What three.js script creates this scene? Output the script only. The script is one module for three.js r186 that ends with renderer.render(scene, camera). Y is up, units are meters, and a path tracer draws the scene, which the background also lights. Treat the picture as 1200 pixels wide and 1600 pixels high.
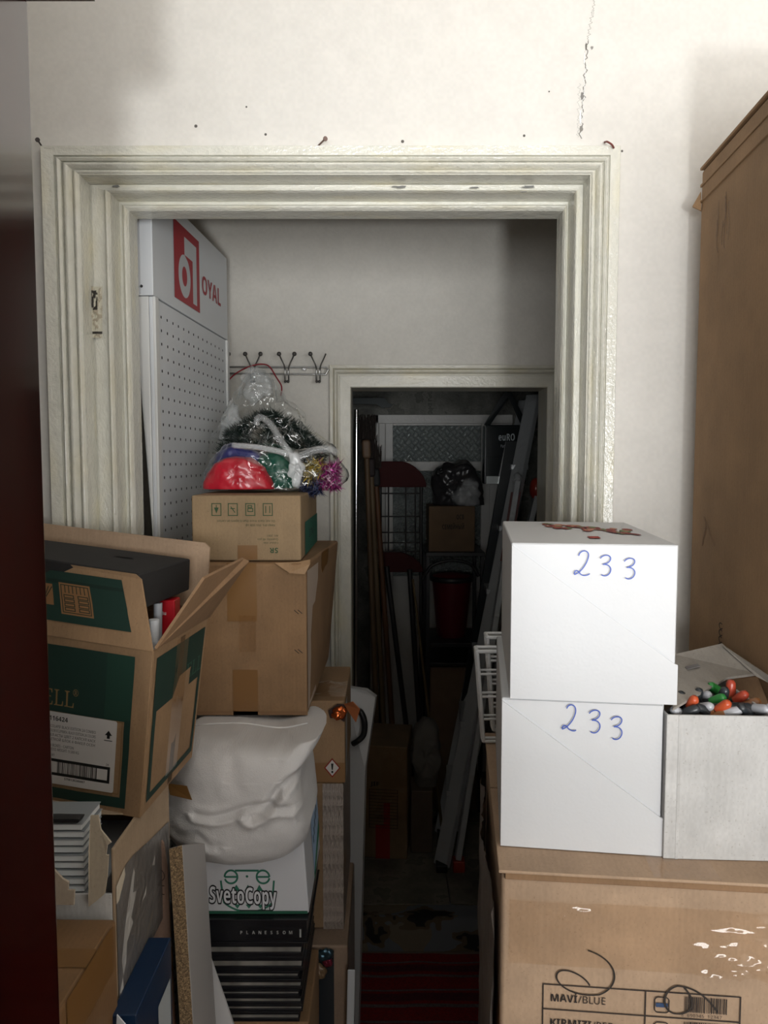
import * as THREE from 'three';
import { RoundedBoxGeometry } from 'three/addons/geometries/RoundedBoxGeometry.js';
import { mergeGeometries, mergeVertices } from 'three/addons/utils/BufferGeometryUtils.js';
import { RectAreaLightUniformsLib } from 'three/addons/lights/RectAreaLightUniformsLib.js';

// ---------- camera, light, exposure ----------
const scene = new THREE.Scene();
const renderer = new THREE.WebGLRenderer();
renderer.toneMapping = THREE.LinearToneMapping;
renderer.toneMappingExposure = 0.87;
renderer.shadowMap.enabled = true;
const FPX = 1155, EYE = 1.6, PITCH = Math.atan(80 / 1155);
const camera = new THREE.PerspectiveCamera(2 * Math.atan(800 / FPX) * 180 / Math.PI, 0.75, 0.05, 30);
camera.position.set(0, EYE, 0);
camera.rotation.x = -PITCH;
scene.background = new THREE.Color(0, 0, 0);
RectAreaLightUniformsLib.init();
// daylight through the glazed entrance door behind the camera: a frosted upper pane, and a low pane with the sun on it
const DAY = { x: 0.3, y: 1.47, z: 2.05, w: 2.5, h: 0.7, power: 15 }, SUN = { x: 0.26, y: 0.98, w: 0.22, h: 0.2, power: 400 };
const day = new THREE.RectAreaLight(new THREE.Color(0.96, 0.985, 1.0), DAY.power, DAY.w, DAY.h); day.name = 'daylight_upper_pane'; day.position.set(DAY.x, DAY.y, DAY.z - 0.02); scene.add(day);
const low = new THREE.RectAreaLight(new THREE.Color(0.97, 0.99, 1.0), SUN.power, SUN.w, SUN.h); low.name = 'daylight_low_pane'; low.position.set(SUN.x, SUN.y, DAY.z - 0.02); scene.add(low);
// stacks of goods behind the viewer: x0, x1, z front, z back and carton heights
const OCC = { a: [-0.3, 0.2, 0.4, -0.13], ah: [0.36, 0.35, 0.34, 0.33], b: [0.13, 1.05, 1.55, 1.15], bh: [0.36, 0.36, 0.36] };

// ---------- helpers ----------
const V = (x, y, z) => new THREE.Vector3(x, y, z);
const ct = Math.cos(PITCH), st = Math.sin(PITCH);
function P(px, py, D) {            // survey point: photograph pixel and distance in front of the camera -> metres
  const c = (px - 600) / FPX, s = (800 - py) / FPX, dz = ct + s * st;
  return V(c / dz * D, EYE + (s * ct - st) / dz * D, -D);
}
const H = (py, D) => P(600, py, D).y;
let seed = 12345;
const rnd = () => { seed = (seed * 1664525 + 1013904223) >>> 0; return seed / 4294967296; };
const rr = (a, b) => a + (b - a) * rnd();
function hash3(x, y, z) { let h = Math.imul(x, 374761393) ^ Math.imul(y, 668265263) ^ Math.imul(z, 2147483647 ^ 0x5bd1e995); h = Math.imul(h ^ (h >>> 13), 1274126177); return ((h ^ (h >>> 16)) >>> 0) / 4294967296; }
function noise3(x, y, z) {
  const xi = Math.floor(x), yi = Math.floor(y), zi = Math.floor(z), f = (t) => t * t * (3 - 2 * t);
  const u = f(x - xi), v = f(y - yi), w = f(z - zi), L = (a, b, t) => a + (b - a) * t, h = (a, b, c) => hash3(xi + a, yi + b, zi + c);
  return L(L(L(h(0, 0, 0), h(1, 0, 0), u), L(h(0, 1, 0), h(1, 1, 0), u), v), L(L(h(0, 0, 1), h(1, 0, 1), u), L(h(0, 1, 1), h(1, 1, 1), u), v), w) * 2 - 1;
}
const fbm = (x, y, z, o = 4) => { let s = 0, a = 0.5; for (let i = 0; i < o; i++) { s += a * noise3(x, y, z); x *= 2.03; y *= 2.03; z *= 2.03; a *= 0.5; } return s; };
function pn(u, v, fx, fy, s) {      // tileable value noise, fx by fy cells
  const x = u * fx, y = v * fy, xi = Math.floor(x), yi = Math.floor(y), f = (t) => t * t * (3 - 2 * t), a = f(x - xi), b = f(y - yi), mx = (k) => ((k % fx) + fx) % fx, my = (k) => ((k % fy) + fy) % fy;
  const h = (p, q) => hash3(mx(xi + p), my(yi + q), s), L = (p, q, t) => p + (q - p) * t;
  return L(L(h(0, 0), h(1, 0), a), L(h(0, 1), h(1, 1), a), b) * 2 - 1;
}
function dataTex(n, fn, srgb = true, rep = 1) {   // fn(u, v) in 0..1 -> [r, g, b] in 0..1
  const d = new Uint8Array(n * n * 4);
  for (let j = 0; j < n; j++) for (let i = 0; i < n; i++) {
    const c = fn(i / n, j / n), k = (j * n + i) * 4;
    for (let q = 0; q < 3; q++) d[k + q] = Math.max(0, Math.min(255, Math.round(255 * (c.length ? c[q] : c))));
    d[k + 3] = 255;
  }
  const t = new THREE.DataTexture(d, n, n); t.wrapS = t.wrapT = THREE.RepeatWrapping; t.magFilter = THREE.LinearFilter; t.minFilter = THREE.LinearFilter;
  if (srgb) t.colorSpace = THREE.SRGBColorSpace; t.repeat.set(rep, rep); t.needsUpdate = true; return t;
}
const reps = (t, r, r2 = r) => { const c = t.clone(); c.repeat.set(r, r2); c.needsUpdate = true; return c; };
function canvasTex(w, h, draw) {
  const c = document.createElement('canvas'); c.width = w; c.height = h; const g = c.getContext('2d'); draw(g, w, h);
  const t = new THREE.CanvasTexture(c); t.colorSpace = THREE.SRGBColorSpace; t.magFilter = THREE.LinearFilter; return t;
}
const M = (color, o = {}) => new THREE.MeshPhysicalMaterial({ color, roughness: 0.75, side: THREE.DoubleSide, ...o });
const printed = (t, o = {}) => new THREE.MeshPhysicalMaterial({ map: t, transparent: true, roughness: 0.75, side: THREE.DoubleSide, ...o });

const used = {};
const numbered = (n) => { const k = used[n] = (used[n] ?? -1) + 1; return k ? n + '_' + String(k).padStart(3, '0') : n; };
function mesh(name, geo, m, parent) { const o = new THREE.Mesh(geo, m); o.name = name; o.castShadow = o.receiveShadow = true; if (parent) parent.add(o); return o; }
function thing(name, label, category, group) {
  const g = new THREE.Group(); g.name = numbered(name); g.userData = { label, category }; if (group) g.userData.group = group; scene.add(g); return g;
}
const bb = new THREE.Box3();
function settle(g) {               // move the group's origin to the base of the thing
  bb.setFromObject(g); const b = V((bb.min.x + bb.max.x) / 2, bb.min.y, (bb.min.z + bb.max.z) / 2);
  for (const c of g.children) c.position.sub(b); g.position.add(b); return g;
}
function solo(name, label, category, geo, m, group) {
  const o = mesh(numbered(name), geo, m, scene); geo.computeBoundingBox(); const q = geo.boundingBox, b = V((q.min.x + q.max.x) / 2, q.min.y, (q.min.z + q.max.z) / 2);
  geo.translate(-b.x, -b.y, -b.z); o.position.copy(b); o.userData = { label, category }; if (group) o.userData.group = group; return o;
}
function struct(name, geo, m, label, category) { const o = mesh(name, geo, m, scene); o.userData = { kind: 'structure', label, category }; return o; }
function uvBox(g) {                // uv in metres from the dominant axis
  const p = g.attributes.position, n = g.attributes.normal, uv = new Float32Array(p.count * 2);
  for (let i = 0; i < p.count; i++) {
    const ax = Math.abs(n.getX(i)), ay = Math.abs(n.getY(i)), az = Math.abs(n.getZ(i));
    if (ay > ax && ay > az) { uv[2 * i] = p.getX(i); uv[2 * i + 1] = p.getZ(i); } else if (ax > az) { uv[2 * i] = p.getZ(i); uv[2 * i + 1] = p.getY(i); } else { uv[2 * i] = p.getX(i); uv[2 * i + 1] = p.getY(i); }
  }
  g.setAttribute('uv', new THREE.BufferAttribute(uv, 2)); return g;
}
function bx(x0, x1, y0, y1, z0, z1) { return uvBox(new THREE.BoxGeometry(Math.abs(x1 - x0), Math.abs(y1 - y0), Math.abs(z1 - z0)).translate((x0 + x1) / 2, (y0 + y1) / 2, (z0 + z1) / 2)); }
function rb(x0, x1, y0, y1, z0, z1, r = 0.003) { return uvBox(new RoundedBoxGeometry(Math.abs(x1 - x0), Math.abs(y1 - y0), Math.abs(z1 - z0), 2, r).translate((x0 + x1) / 2, (y0 + y1) / 2, (z0 + z1) / 2)); }
const join = (list) => mergeGeometries(list.map((g) => { const q = g.index ? g.toNonIndexed() : g; for (const k of Object.keys(q.attributes)) if (!['position', 'normal', 'uv'].includes(k)) q.deleteAttribute(k); return q; }));
const frame3 = (a, b) => { const m = new THREE.Matrix4(), d = b.clone().sub(a).normalize(), u = Math.abs(d.y) > 0.95 ? V(1, 0, 0) : V(0, 1, 0), x = u.clone().cross(d).normalize(), y = d.clone().cross(x); return m.makeBasis(x, y, d).setPosition(a); };
function rod(a, b, r, r2 = r, seg = 10) { const L = a.distanceTo(b); return new THREE.CylinderGeometry(r2, r, L, seg).rotateX(Math.PI / 2).translate(0, 0, L / 2).applyMatrix4(frame3(a, b)); }
function bar(a, b, w, h, r = 0.002) { const L = a.distanceTo(b); return uvBox(new RoundedBoxGeometry(w, h, L, 1, r)).translate(0, 0, L / 2).applyMatrix4(frame3(a, b)); }
function tube(pts, r, n = 40, seg = 8, closed = false) { return new THREE.TubeGeometry(new THREE.CatmullRomCurve3(pts, closed, 'centripetal'), n, r, seg, closed); }
function wire(pts, r, seg = 8) {   // straight runs with ball joints: bent wire
  const l = []; for (let i = 0; i + 1 < pts.length; i++) { l.push(rod(pts[i], pts[i + 1], r, r, seg)); if (i) l.push(new THREE.SphereGeometry(r, seg, 6).translate(...pts[i].toArray())); } return join(l);
}
// an eight-cornered box: corners c[ix + 2*iy + 4*iz], ix right, iy up, iz 1 = front
function tri(c, x, y, z) {
  const o = V(0, 0, 0); for (let i = 0; i < 8; i++) o.addScaledVector(c[i], (i & 1 ? x : 1 - x) * (i & 2 ? y : 1 - y) * (i & 4 ? z : 1 - z)); return o;
}
function hexaGeo(c, r = 0.004, seg = 2, bulge = 0) {
  const w = c[5].distanceTo(c[4]), h = c[6].distanceTo(c[4]), d = c[4].distanceTo(c[0]);
  const cut = bulge ? 10 : 1, g = bulge ? new THREE.BoxGeometry(w, h, d, cut, cut, cut) : new RoundedBoxGeometry(w, h, d, seg, Math.min(r, w / 3, h / 3, d / 3));
  uvBox(g);
  const p = g.attributes.position, n = g.attributes.normal, e = 1e-3;
  for (let i = 0; i < p.count; i++) {
    const x = p.getX(i) / w + 0.5, y = p.getY(i) / h + 0.5, z = p.getZ(i) / d + 0.5, q = tri(c, x, y, z);
    const dx = tri(c, x + e, y, z).sub(q).divideScalar(e * w), dy = tri(c, x, y + e, z).sub(q).divideScalar(e * h), dz = tri(c, x, y, z + e).sub(q).divideScalar(e * d);
    const nn = dy.clone().cross(dz).multiplyScalar(n.getX(i)).addScaledVector(dz.clone().cross(dx), n.getY(i)).addScaledVector(dx.clone().cross(dy), n.getZ(i)).normalize();
    if (bulge) { const k = Math.sin(Math.PI * Math.min(1, Math.max(0, x))) , k2 = Math.sin(Math.PI * y), k3 = Math.sin(Math.PI * z); const ax = Math.abs(n.getX(i)), ay = Math.abs(n.getY(i)); const s = ax > 0.5 ? k2 * k3 : ay > 0.5 ? k * k3 : k * k2; q.addScaledVector(nn, bulge * s * (0.6 + 0.8 * noise3(q.x * 14, q.y * 14, q.z * 14))); }
    p.setXYZ(i, q.x, q.y, q.z); n.setXYZ(i, nn.x, nn.y, nn.z);
  }
  if (bulge) g.computeVertexNormals();
  return g;
}
// upright box from the front edge on plan: left and right front corners, bottom, top, depth
function upright(L, R, y0, y1, depth) {
  const a = V(L.x, 0, L.z), b = V(R.x, 0, R.z), d = b.clone().sub(a).normalize(), back = V(d.z, 0, -d.x).multiplyScalar(depth);
  const c = []; for (let i = 0; i < 8; i++) { const q = (i & 1 ? b : a).clone(); if (!(i & 4)) q.add(back); q.y = i & 2 ? y1 : y0; c.push(q); } return c;
}
const FACE = { front: (c, u, v) => tri(c, u, v, 1), right: (c, u, v) => tri(c, 1, v, 1 - u), left: (c, u, v) => tri(c, 0, v, u), top: (c, u, v) => tri(c, u, 1, 1 - v), back: (c, u, v) => tri(c, 1 - u, v, 0) };
// a thin patch lying on a face of such a box; u right, v up, in shares of the face
function patchGeo(c, face, u0, u1, v0, v1, lift = 0.0012, n = 2) {
  const f = FACE[face], pos = [], uv = [], idx = [], e = 1e-3;
  for (let j = 0; j <= n; j++) for (let i = 0; i <= n; i++) {
    const u = u0 + (u1 - u0) * i / n, v = v0 + (v1 - v0) * j / n, q = f(c, u, v), nn = f(c, u + e, v).sub(q).cross(f(c, u, v + e).sub(q)).normalize();
    q.addScaledVector(nn, lift); pos.push(q.x, q.y, q.z); uv.push(i / n, j / n);
    if (i < n && j < n) { const k = j * (n + 1) + i; idx.push(k, k + 1, k + n + 2, k, k + n + 2, k + n + 1); }
  }
  const g = new THREE.BufferGeometry(); g.setAttribute('position', new THREE.Float32BufferAttribute(pos, 3)); g.setAttribute('uv', new THREE.Float32BufferAttribute(uv, 2)); g.setIndex(idx); g.computeVertexNormals(); return g;
}
const print = (name, parent, c, face, u0, u1, v0, v1, m, lift) => mesh(name, m === mClearTape ? crumple(patchGeo(c, face, u0, u1, v0, v1, lift, 44)) : patchGeo(c, face, u0, u1, v0, v1, lift), m, parent.children.find((o) => o.name === 'body') || parent);
function crumple(g, amp = 0.0032, f = 30) {   // creased clear film
  const p = g.attributes.position, n = g.attributes.normal;
  for (let i = 0; i < p.count; i++) { const x = p.getX(i), y = p.getY(i), z = p.getZ(i), w = Math.max(0, fbm(x * 9 + 3, y * 12, z * 9, 3) * 2.2 + 0.25), k = amp * w * (1 - Math.abs(fbm(x * f, y * f * 1.3, z * f, 3)) * 2.2); p.setXYZ(i, x + n.getX(i) * Math.max(0, k), y + n.getY(i) * Math.max(0, k), z + n.getZ(i) * Math.max(0, k)); }
  g.computeVertexNormals(); return g;
}
// a flat sheet with thickness through 3-D points
function sheetGeo(pts, t = 0.004) {
  const n = V(0, 0, 0), m = V(0, 0, 0), N = pts.length; pts.forEach((p, i) => { const q = pts[(i + 1) % N]; n.x += (p.y - q.y) * (p.z + q.z); n.y += (p.z - q.z) * (p.x + q.x); n.z += (p.x - q.x) * (p.y + q.y); m.add(p); });
  n.normalize(); m.divideScalar(N);
  const pos = [], tr = (a, b, c) => pos.push(...a.toArray(), ...b.toArray(), ...c.toArray()), off = n.clone().multiplyScalar(t / 2);
  const A = pts.map((p) => p.clone().add(off)), B = pts.map((p) => p.clone().sub(off)), ma = m.clone().add(off), mb = m.clone().sub(off);
  // ear-cut in the sheet's own plane, so concave torn outlines work
  const ux = pts[1].clone().sub(pts[0]).normalize(), uy = n.clone().cross(ux), flat = pts.map((p) => new THREE.Vector2(p.clone().sub(m).dot(ux), p.clone().sub(m).dot(uy)));
  for (const [i, j, k] of THREE.ShapeUtils.triangulateShape(flat, [])) { tr(A[i], A[j], A[k]); tr(B[i], B[k], B[j]); }
  for (let i = 0; i < N; i++) { const j = (i + 1) % N; tr(B[i], B[j], A[j]); tr(B[i], A[j], A[i]); }
  const g = new THREE.BufferGeometry(); g.setAttribute('position', new THREE.Float32BufferAttribute(pos, 3)); g.computeVertexNormals(); return uvBox(g);
}
// a closed soft body: front outline (pixels at distance D), rounded to a given half depth; push(p, th, s) may shape it
function softGeo(outline, D, half, { nt = 96, ns = 40, pow = 0.55, rough = 0.006, freq = 18, push } = {}) {
  const pts = outline.map(([x, y]) => P(x, y, D)), c = pts.reduce((a, p) => a.add(p), V(0, 0, 0)).divideScalar(pts.length);
  const curve = new THREE.CatmullRomCurve3(pts, true, 'centripetal'), ring = curve.getSpacedPoints(nt), mean = ring.reduce((r, p) => r + p.distanceTo(c), 0) / ring.length, disc = ring.map((p) => c.clone().addScaledVector(p.clone().sub(c).normalize(), mean)); const pos = [], idx = [], uv = [];
  for (let j = 0; j <= ns; j++) for (let i = 0; i <= nt; i++) {
    const tj = 2 * j / ns, s = tj <= 1 ? tj : 2 - tj, sn = Math.pow(Math.max(0, s), 1 / pow), ph = tj <= 1 ? Math.asin(sn) : Math.PI - Math.asin(sn), k = (tj <= 1 ? 1 : -1) * Math.pow(Math.max(0, 1 - sn * sn), 0.45), sm = Math.min(1, s), q = c.clone().lerp(disc[i % nt].clone().lerp(ring[i % nt], sm * sm), sm); q.z += k * half;
    const d = q.clone().sub(c).normalize(), am = rough * fbm(q.x * freq, q.y * freq, q.z * freq, 4) * 2; q.addScaledVector(d, am * (j === 0 || j === ns ? 1 : 1));
    if (push) push(q, i / nt, ph); pos.push(q.x, q.y, q.z); uv.push(q.x, q.y);
    if (i < nt && j < ns) { const a = j * (nt + 1) + i; idx.push(a, a + nt + 1, a + nt + 2, a, a + nt + 2, a + 1); }
  }
  let g = new THREE.BufferGeometry(); g.setAttribute('position', new THREE.Float32BufferAttribute(pos, 3)); g.setIndex(idx); g = mergeVertices(g, 1e-5); g.computeVertexNormals();
  const q = g.attributes.position, u2 = []; for (let i = 0; i < q.count; i++) u2.push(q.getX(i), q.getY(i)); g.setAttribute('uv', new THREE.Float32BufferAttribute(u2, 2)); return g;
}

// ---------- materials ----------
const T = {};
T.plaster = dataTex(512, (u, v) => { const k = 0.965 + 0.008 * pn(u, v, 6, 6, 1) + 0.01 * pn(u, v, 40, 40, 2) + 0.012 * pn(u, v, 200, 200, 3); return [k, k * 0.995, k * 0.985]; });
T.plasterB = dataTex(512, (u, v) => 0.5 + 0.2 * pn(u, v, 10, 10, 4) + 0.15 * pn(u, v, 60, 60, 5) + 0.1 * pn(u, v, 220, 220, 6), false);
T.paint = dataTex(512, (u, v) => { const k = 0.95 + 0.02 * pn(u, v, 12, 5, 7) + 0.02 * pn(u, v, 70, 30, 8); const y = 0.04 * Math.max(0, pn(u, v, 16, 6, 9)); return [k, k - y * 0.4, k - y * 1.6]; });
T.paintB = dataTex(512, (u, v) => 0.5 + 0.22 * pn(u, v, 30, 14, 10) + 0.2 * pn(u, v, 90, 60, 11) + 0.1 * pn(u, v, 250, 250, 12), false);
T.card = dataTex(512, (u, v) => { const f = 0.9 + 0.04 * pn(u, v, 5, 5, 13) + 0.01 * pn(u, v, 128, 8, 14) + 0.02 * pn(u, v, 230, 120, 15) + 0.03 * pn(u, v, 16, 16, 17); const s = pn(u, v, 256, 256, 16) > 0.93 ? -0.1 : 0; return [f + s, f + s * 1.1 - 0.004, f + s * 1.2 - 0.01]; });
T.cardB = dataTex(256, (u, v) => 0.5 + 0.25 * Math.sin(u * Math.PI * 2 * 64) * 0.5 + 0.2 * pn(u, v, 20, 20, 18), false);
T.fabric = dataTex(256, (u, v) => 0.5 + 0.25 * Math.sin(u * 402) * Math.sin(v * 402) + 0.2 * pn(u, v, 64, 64, 19), false);
T.film = dataTex(512, (u, v) => { const a = pn(u + 0.13 * pn(u, v, 4, 4, 20), v, 6, 6, 21), b = pn(u, v, 20, 14, 22); return 0.5 + 0.35 * (1 - Math.abs(a) * 2) * 0.7 + 0.15 * b; }, false);
T.concrete = dataTex(512, (u, v) => { const n = pn(u, v, 8, 8, 23) + 0.5 * pn(u, v, 24, 24, 24) + 0.3 * pn(u, v, 90, 90, 25); const k = 0.72 + 0.14 * n + (n > 0.75 ? -0.2 : 0); return [k, k, k * 0.97]; });
T.speck = dataTex(256, (u, v) => { const n = pn(u, v, 60, 60, 26) + 0.6 * pn(u, v, 120, 120, 27); const k = 0.75 + 0.25 * n; return [k, k * 0.92, k * 0.8]; });
T.wood = dataTex(256, (u, v) => { const k = 0.8 + 0.12 * pn(u, v, 40, 3, 28) + 0.06 * pn(u, v, 100, 8, 29); return [k, k * 0.97, k * 0.93]; });
T.carpet = dataTex(512, (u, v) => { const s = v * 6 % 1, n = 0.12 * pn(u, v, 200, 200, 30), st = (s > 0.1 && s < 0.2) || (s > 0.62 && s < 0.68), c = st ? [0.5, 0.45, 0.45] : s > 0.3 && s < 0.55 ? [0.42, 0.12, 0.17] : [0.62, 0.08, 0.1]; return c.map((x) => x * (0.9 + n)); });
const C = (r, g, b) => new THREE.Color().setRGB(r, g, b);
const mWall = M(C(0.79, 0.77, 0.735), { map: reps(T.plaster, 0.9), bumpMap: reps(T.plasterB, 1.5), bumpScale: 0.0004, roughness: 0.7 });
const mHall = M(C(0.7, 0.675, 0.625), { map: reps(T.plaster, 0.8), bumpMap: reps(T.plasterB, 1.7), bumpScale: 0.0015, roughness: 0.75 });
const mTrim = M(C(0.8, 0.785, 0.695), { map: reps(T.paint, 2), bumpMap: reps(T.paintB, 3), bumpScale: 0.0016, roughness: 0.2 });
const mCeil = M(C(0.75, 0.73, 0.7), { roughness: 0.9 });
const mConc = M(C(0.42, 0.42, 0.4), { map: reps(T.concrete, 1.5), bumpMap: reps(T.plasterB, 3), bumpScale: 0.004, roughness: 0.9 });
const card = (r, g, b, o = {}) => M(C(r, g, b), { map: reps(T.card, 2.2), bumpMap: reps(T.cardB, 2.2), bumpScale: 0.0004, roughness: 0.8, ...o });
const mKraft = card(0.4, 0.25, 0.135), mKraft2 = card(0.3, 0.175, 0.085), mKraft3 = card(0.52, 0.365, 0.245), mKraftIn = card(0.32, 0.19, 0.1), mKraftPale = card(0.5, 0.37, 0.25);
const mWhiteCard = M(C(0.63, 0.64, 0.655), { roughness: 0.5, bumpMap: reps(T.plasterB, 2), bumpScale: 0.0003 });
const mWhiteRough = card(0.66, 0.66, 0.655);
const mTape = M(C(0.2, 0.1, 0.032), { roughness: 0.3 });
const mClearTape = new THREE.MeshPhysicalMaterial({ color: C(0.97, 0.94, 0.9), roughness: 0.09, transmission: 1, thickness: 0, side: THREE.DoubleSide });
const mBlack = M(C(0.012, 0.012, 0.013), { roughness: 0.45 }), mBlackMatte = M(C(0.015, 0.014, 0.014), { roughness: 0.8 });
const mChrome = M(C(0.6, 0.6, 0.6), { metalness: 1, roughness: 0.25 }), mWhiteWire = M(C(0.75, 0.76, 0.76), { roughness: 0.35 });
const mPaper = M(C(0.66, 0.69, 0.7), { roughness: 0.9 });
// ---------- the setting ----------
const D1 = 1.4, D2 = 2.35, HC = 2.9;
const xL0 = P(77, 600, 1.385).x, xL1 = P(132, 600, 1.385).x, xL2 = P(176, 600, 1.42).x, xL3 = P(203, 600, 1.46).x;
const xR0 = P(960, 600, 1.385).x, xR1 = P(917, 600, 1.385).x, xR2 = P(895, 600, 1.42).x, xR3 = P(878, 600, 1.46).x;
const yT0 = H(230, 1.385), yT1 = H(272, 1.385), yT2 = H(298, 1.42), yT3 = H(325, 1.46);
const RX0 = -1.2, RX1 = 1.75, ZB = 2.06;
struct('wall_front', join([bx(RX0 - 0.1, xL1 - 0.006, 0, HC, -D1 - 0.12, -D1), bx(xR1 + 0.006, RX1 + 0.1, 0, HC, -D1 - 0.12, -D1), bx(xL1 - 0.006, xR1 + 0.006, yT1 + 0.006, HC, -D1 - 0.12, -D1)]), mWall, 'cream plastered wall around the larger doorway', 'wall');
struct('wall_left', bx(RX0 - 0.1, RX0, 0, HC, -D1, ZB), mWall, 'plastered wall behind the wardrobe', 'wall');
struct('wall_right', bx(RX1, RX1 + 0.1, 0, HC, -D1, ZB), mWall, 'plastered wall behind the tall carton', 'wall');
const dx0 = DAY.x - DAY.w / 2 - 0.05, dx1 = DAY.x + DAY.w / 2 + 0.05, dy1 = DAY.y + DAY.h / 2 + 0.05, dy0 = 0.02;
struct('wall_back', join([bx(RX0 - 0.1, dx0, 0, HC, ZB, ZB + 0.12), bx(dx1, RX1 + 0.1, 0, HC, ZB, ZB + 0.12), bx(dx0, dx1, dy1, HC, ZB, ZB + 0.12), bx(dx0, dx1, 0, dy0, ZB, ZB + 0.12)]), mWall, 'plastered wall with the entrance behind the viewer', 'wall');
struct('floor', bx(RX0 - 0.1, RX1 + 0.1, -0.1, 0, -D1, ZB + 0.12), M(C(0.25, 0.2, 0.16), { roughness: 0.7 }), 'brown floor of the front room', 'floor');
struct('ceiling', bx(RX0 - 0.1, RX1 + 0.1, HC, HC + 0.1, -D1 - 0.12, ZB + 0.12), mCeil, 'white ceiling of the front room', 'ceiling');
{ // glazed entrance door that lets the daylight in
  const g = new THREE.Group(); g.name = 'door_2'; g.userData = { kind: 'structure', label: 'glazed entrance door behind the viewer', category: 'door' }; scene.add(g);
  const glow = new THREE.MeshStandardMaterial({ color: 0xffffff, emissive: 0xffffff, emissiveIntensity: 2 }), yS = SUN.y + SUN.h / 2, yU = DAY.y - DAY.h / 2, q = DAY.z;
  mesh('upper_pane', bx(DAY.x - DAY.w / 2, DAY.x + DAY.w / 2, yU, DAY.y + DAY.h / 2, q - 0.005, q + 0.005), glow, g); mesh('low_pane', bx(SUN.x - SUN.w / 2, SUN.x + SUN.w / 2, SUN.y - SUN.h / 2, yS, q - 0.005, q + 0.005), glow, g);
  const xl = DAY.x - DAY.w / 2, xr = DAY.x + DAY.w / 2, sl = SUN.x - SUN.w / 2, sr = SUN.x + SUN.w / 2, ys0 = SUN.y - SUN.h / 2, z0 = ZB - 0.03, z1 = ZB + 0.02;
  mesh('door_leaf', join([bx(dx0, xl, dy0, dy1, z0, z1), bx(xr, dx1, dy0, dy1, z0, z1), bx(xl, xr, DAY.y + DAY.h / 2, dy1, z0, z1), bx(xl, xr, yS, yU, z0, z1), bx(xl, sl, ys0, yS, z0, z1), bx(sr, xr, ys0, yS, z0, z1), bx(xl, xr, dy0, ys0, z0, z1)]), mTrim, g);
}
// hall between the two doorways
const HX0 = -0.63, HX1 = 0.66, HCH = 2.72;
const o2 = { l: P(549, 720, D2).x, r: P(852, 720, D2).x, t: H(606, D2) }, c2 = { l: P(516, 720, D2).x, r: P(871, 720, D2).x, t: H(571, D2) };
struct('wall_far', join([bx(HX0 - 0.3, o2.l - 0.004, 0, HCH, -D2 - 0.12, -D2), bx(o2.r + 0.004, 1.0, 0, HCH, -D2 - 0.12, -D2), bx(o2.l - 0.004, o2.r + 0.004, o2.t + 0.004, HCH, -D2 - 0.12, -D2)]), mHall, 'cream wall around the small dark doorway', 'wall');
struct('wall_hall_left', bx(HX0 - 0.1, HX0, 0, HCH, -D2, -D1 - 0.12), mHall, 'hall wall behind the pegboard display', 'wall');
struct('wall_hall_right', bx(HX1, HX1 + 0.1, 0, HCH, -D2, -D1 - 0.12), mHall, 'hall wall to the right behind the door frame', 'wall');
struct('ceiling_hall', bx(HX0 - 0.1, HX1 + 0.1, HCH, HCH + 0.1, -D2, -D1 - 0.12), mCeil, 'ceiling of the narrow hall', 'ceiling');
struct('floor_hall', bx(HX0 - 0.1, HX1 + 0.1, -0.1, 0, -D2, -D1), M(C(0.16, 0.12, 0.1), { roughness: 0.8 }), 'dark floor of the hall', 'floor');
// store room behind the small doorway
const SX0 = -0.36, SX1 = 0.86, D3 = 3.6, FS = 0.07, SC = 2.35;
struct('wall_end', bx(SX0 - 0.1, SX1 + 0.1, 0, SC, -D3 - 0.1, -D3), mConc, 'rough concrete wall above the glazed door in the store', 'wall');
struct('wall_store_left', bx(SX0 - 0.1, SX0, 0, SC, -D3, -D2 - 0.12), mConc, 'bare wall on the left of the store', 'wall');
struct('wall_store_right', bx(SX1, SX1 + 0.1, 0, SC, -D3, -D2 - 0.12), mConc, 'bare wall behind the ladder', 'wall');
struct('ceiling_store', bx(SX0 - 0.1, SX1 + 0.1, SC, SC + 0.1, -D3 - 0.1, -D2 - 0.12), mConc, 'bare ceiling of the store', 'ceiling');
{
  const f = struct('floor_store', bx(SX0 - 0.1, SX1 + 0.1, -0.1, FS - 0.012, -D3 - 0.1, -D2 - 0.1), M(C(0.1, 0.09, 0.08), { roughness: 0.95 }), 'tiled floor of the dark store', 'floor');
  const tm = [0, 1, 2].map((i) => M(C(0.3 + 0.03 * i, 0.275 + 0.03 * i, 0.23 + 0.02 * i), { map: reps(T.concrete, 1.1), roughness: 0.45 }));
  const x0 = P(700, 1450, 2.55).x, s = 0.34; let k = 0;
  for (let j = 0; j < 4; j++) for (let i = -2; i < 2; i++) mesh('tile', rb(Math.max(SX0 + 0.002, x0 + i * s + 0.002), Math.min(SX1 - 0.002, x0 + (i + 1) * s - 0.002), FS - 0.012, FS, -2.46 - j * 0.29, -2.46 - (j + 1) * 0.29 + 0.003, 0.0015), tm[(k += 5) % 3], f);
}
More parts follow.
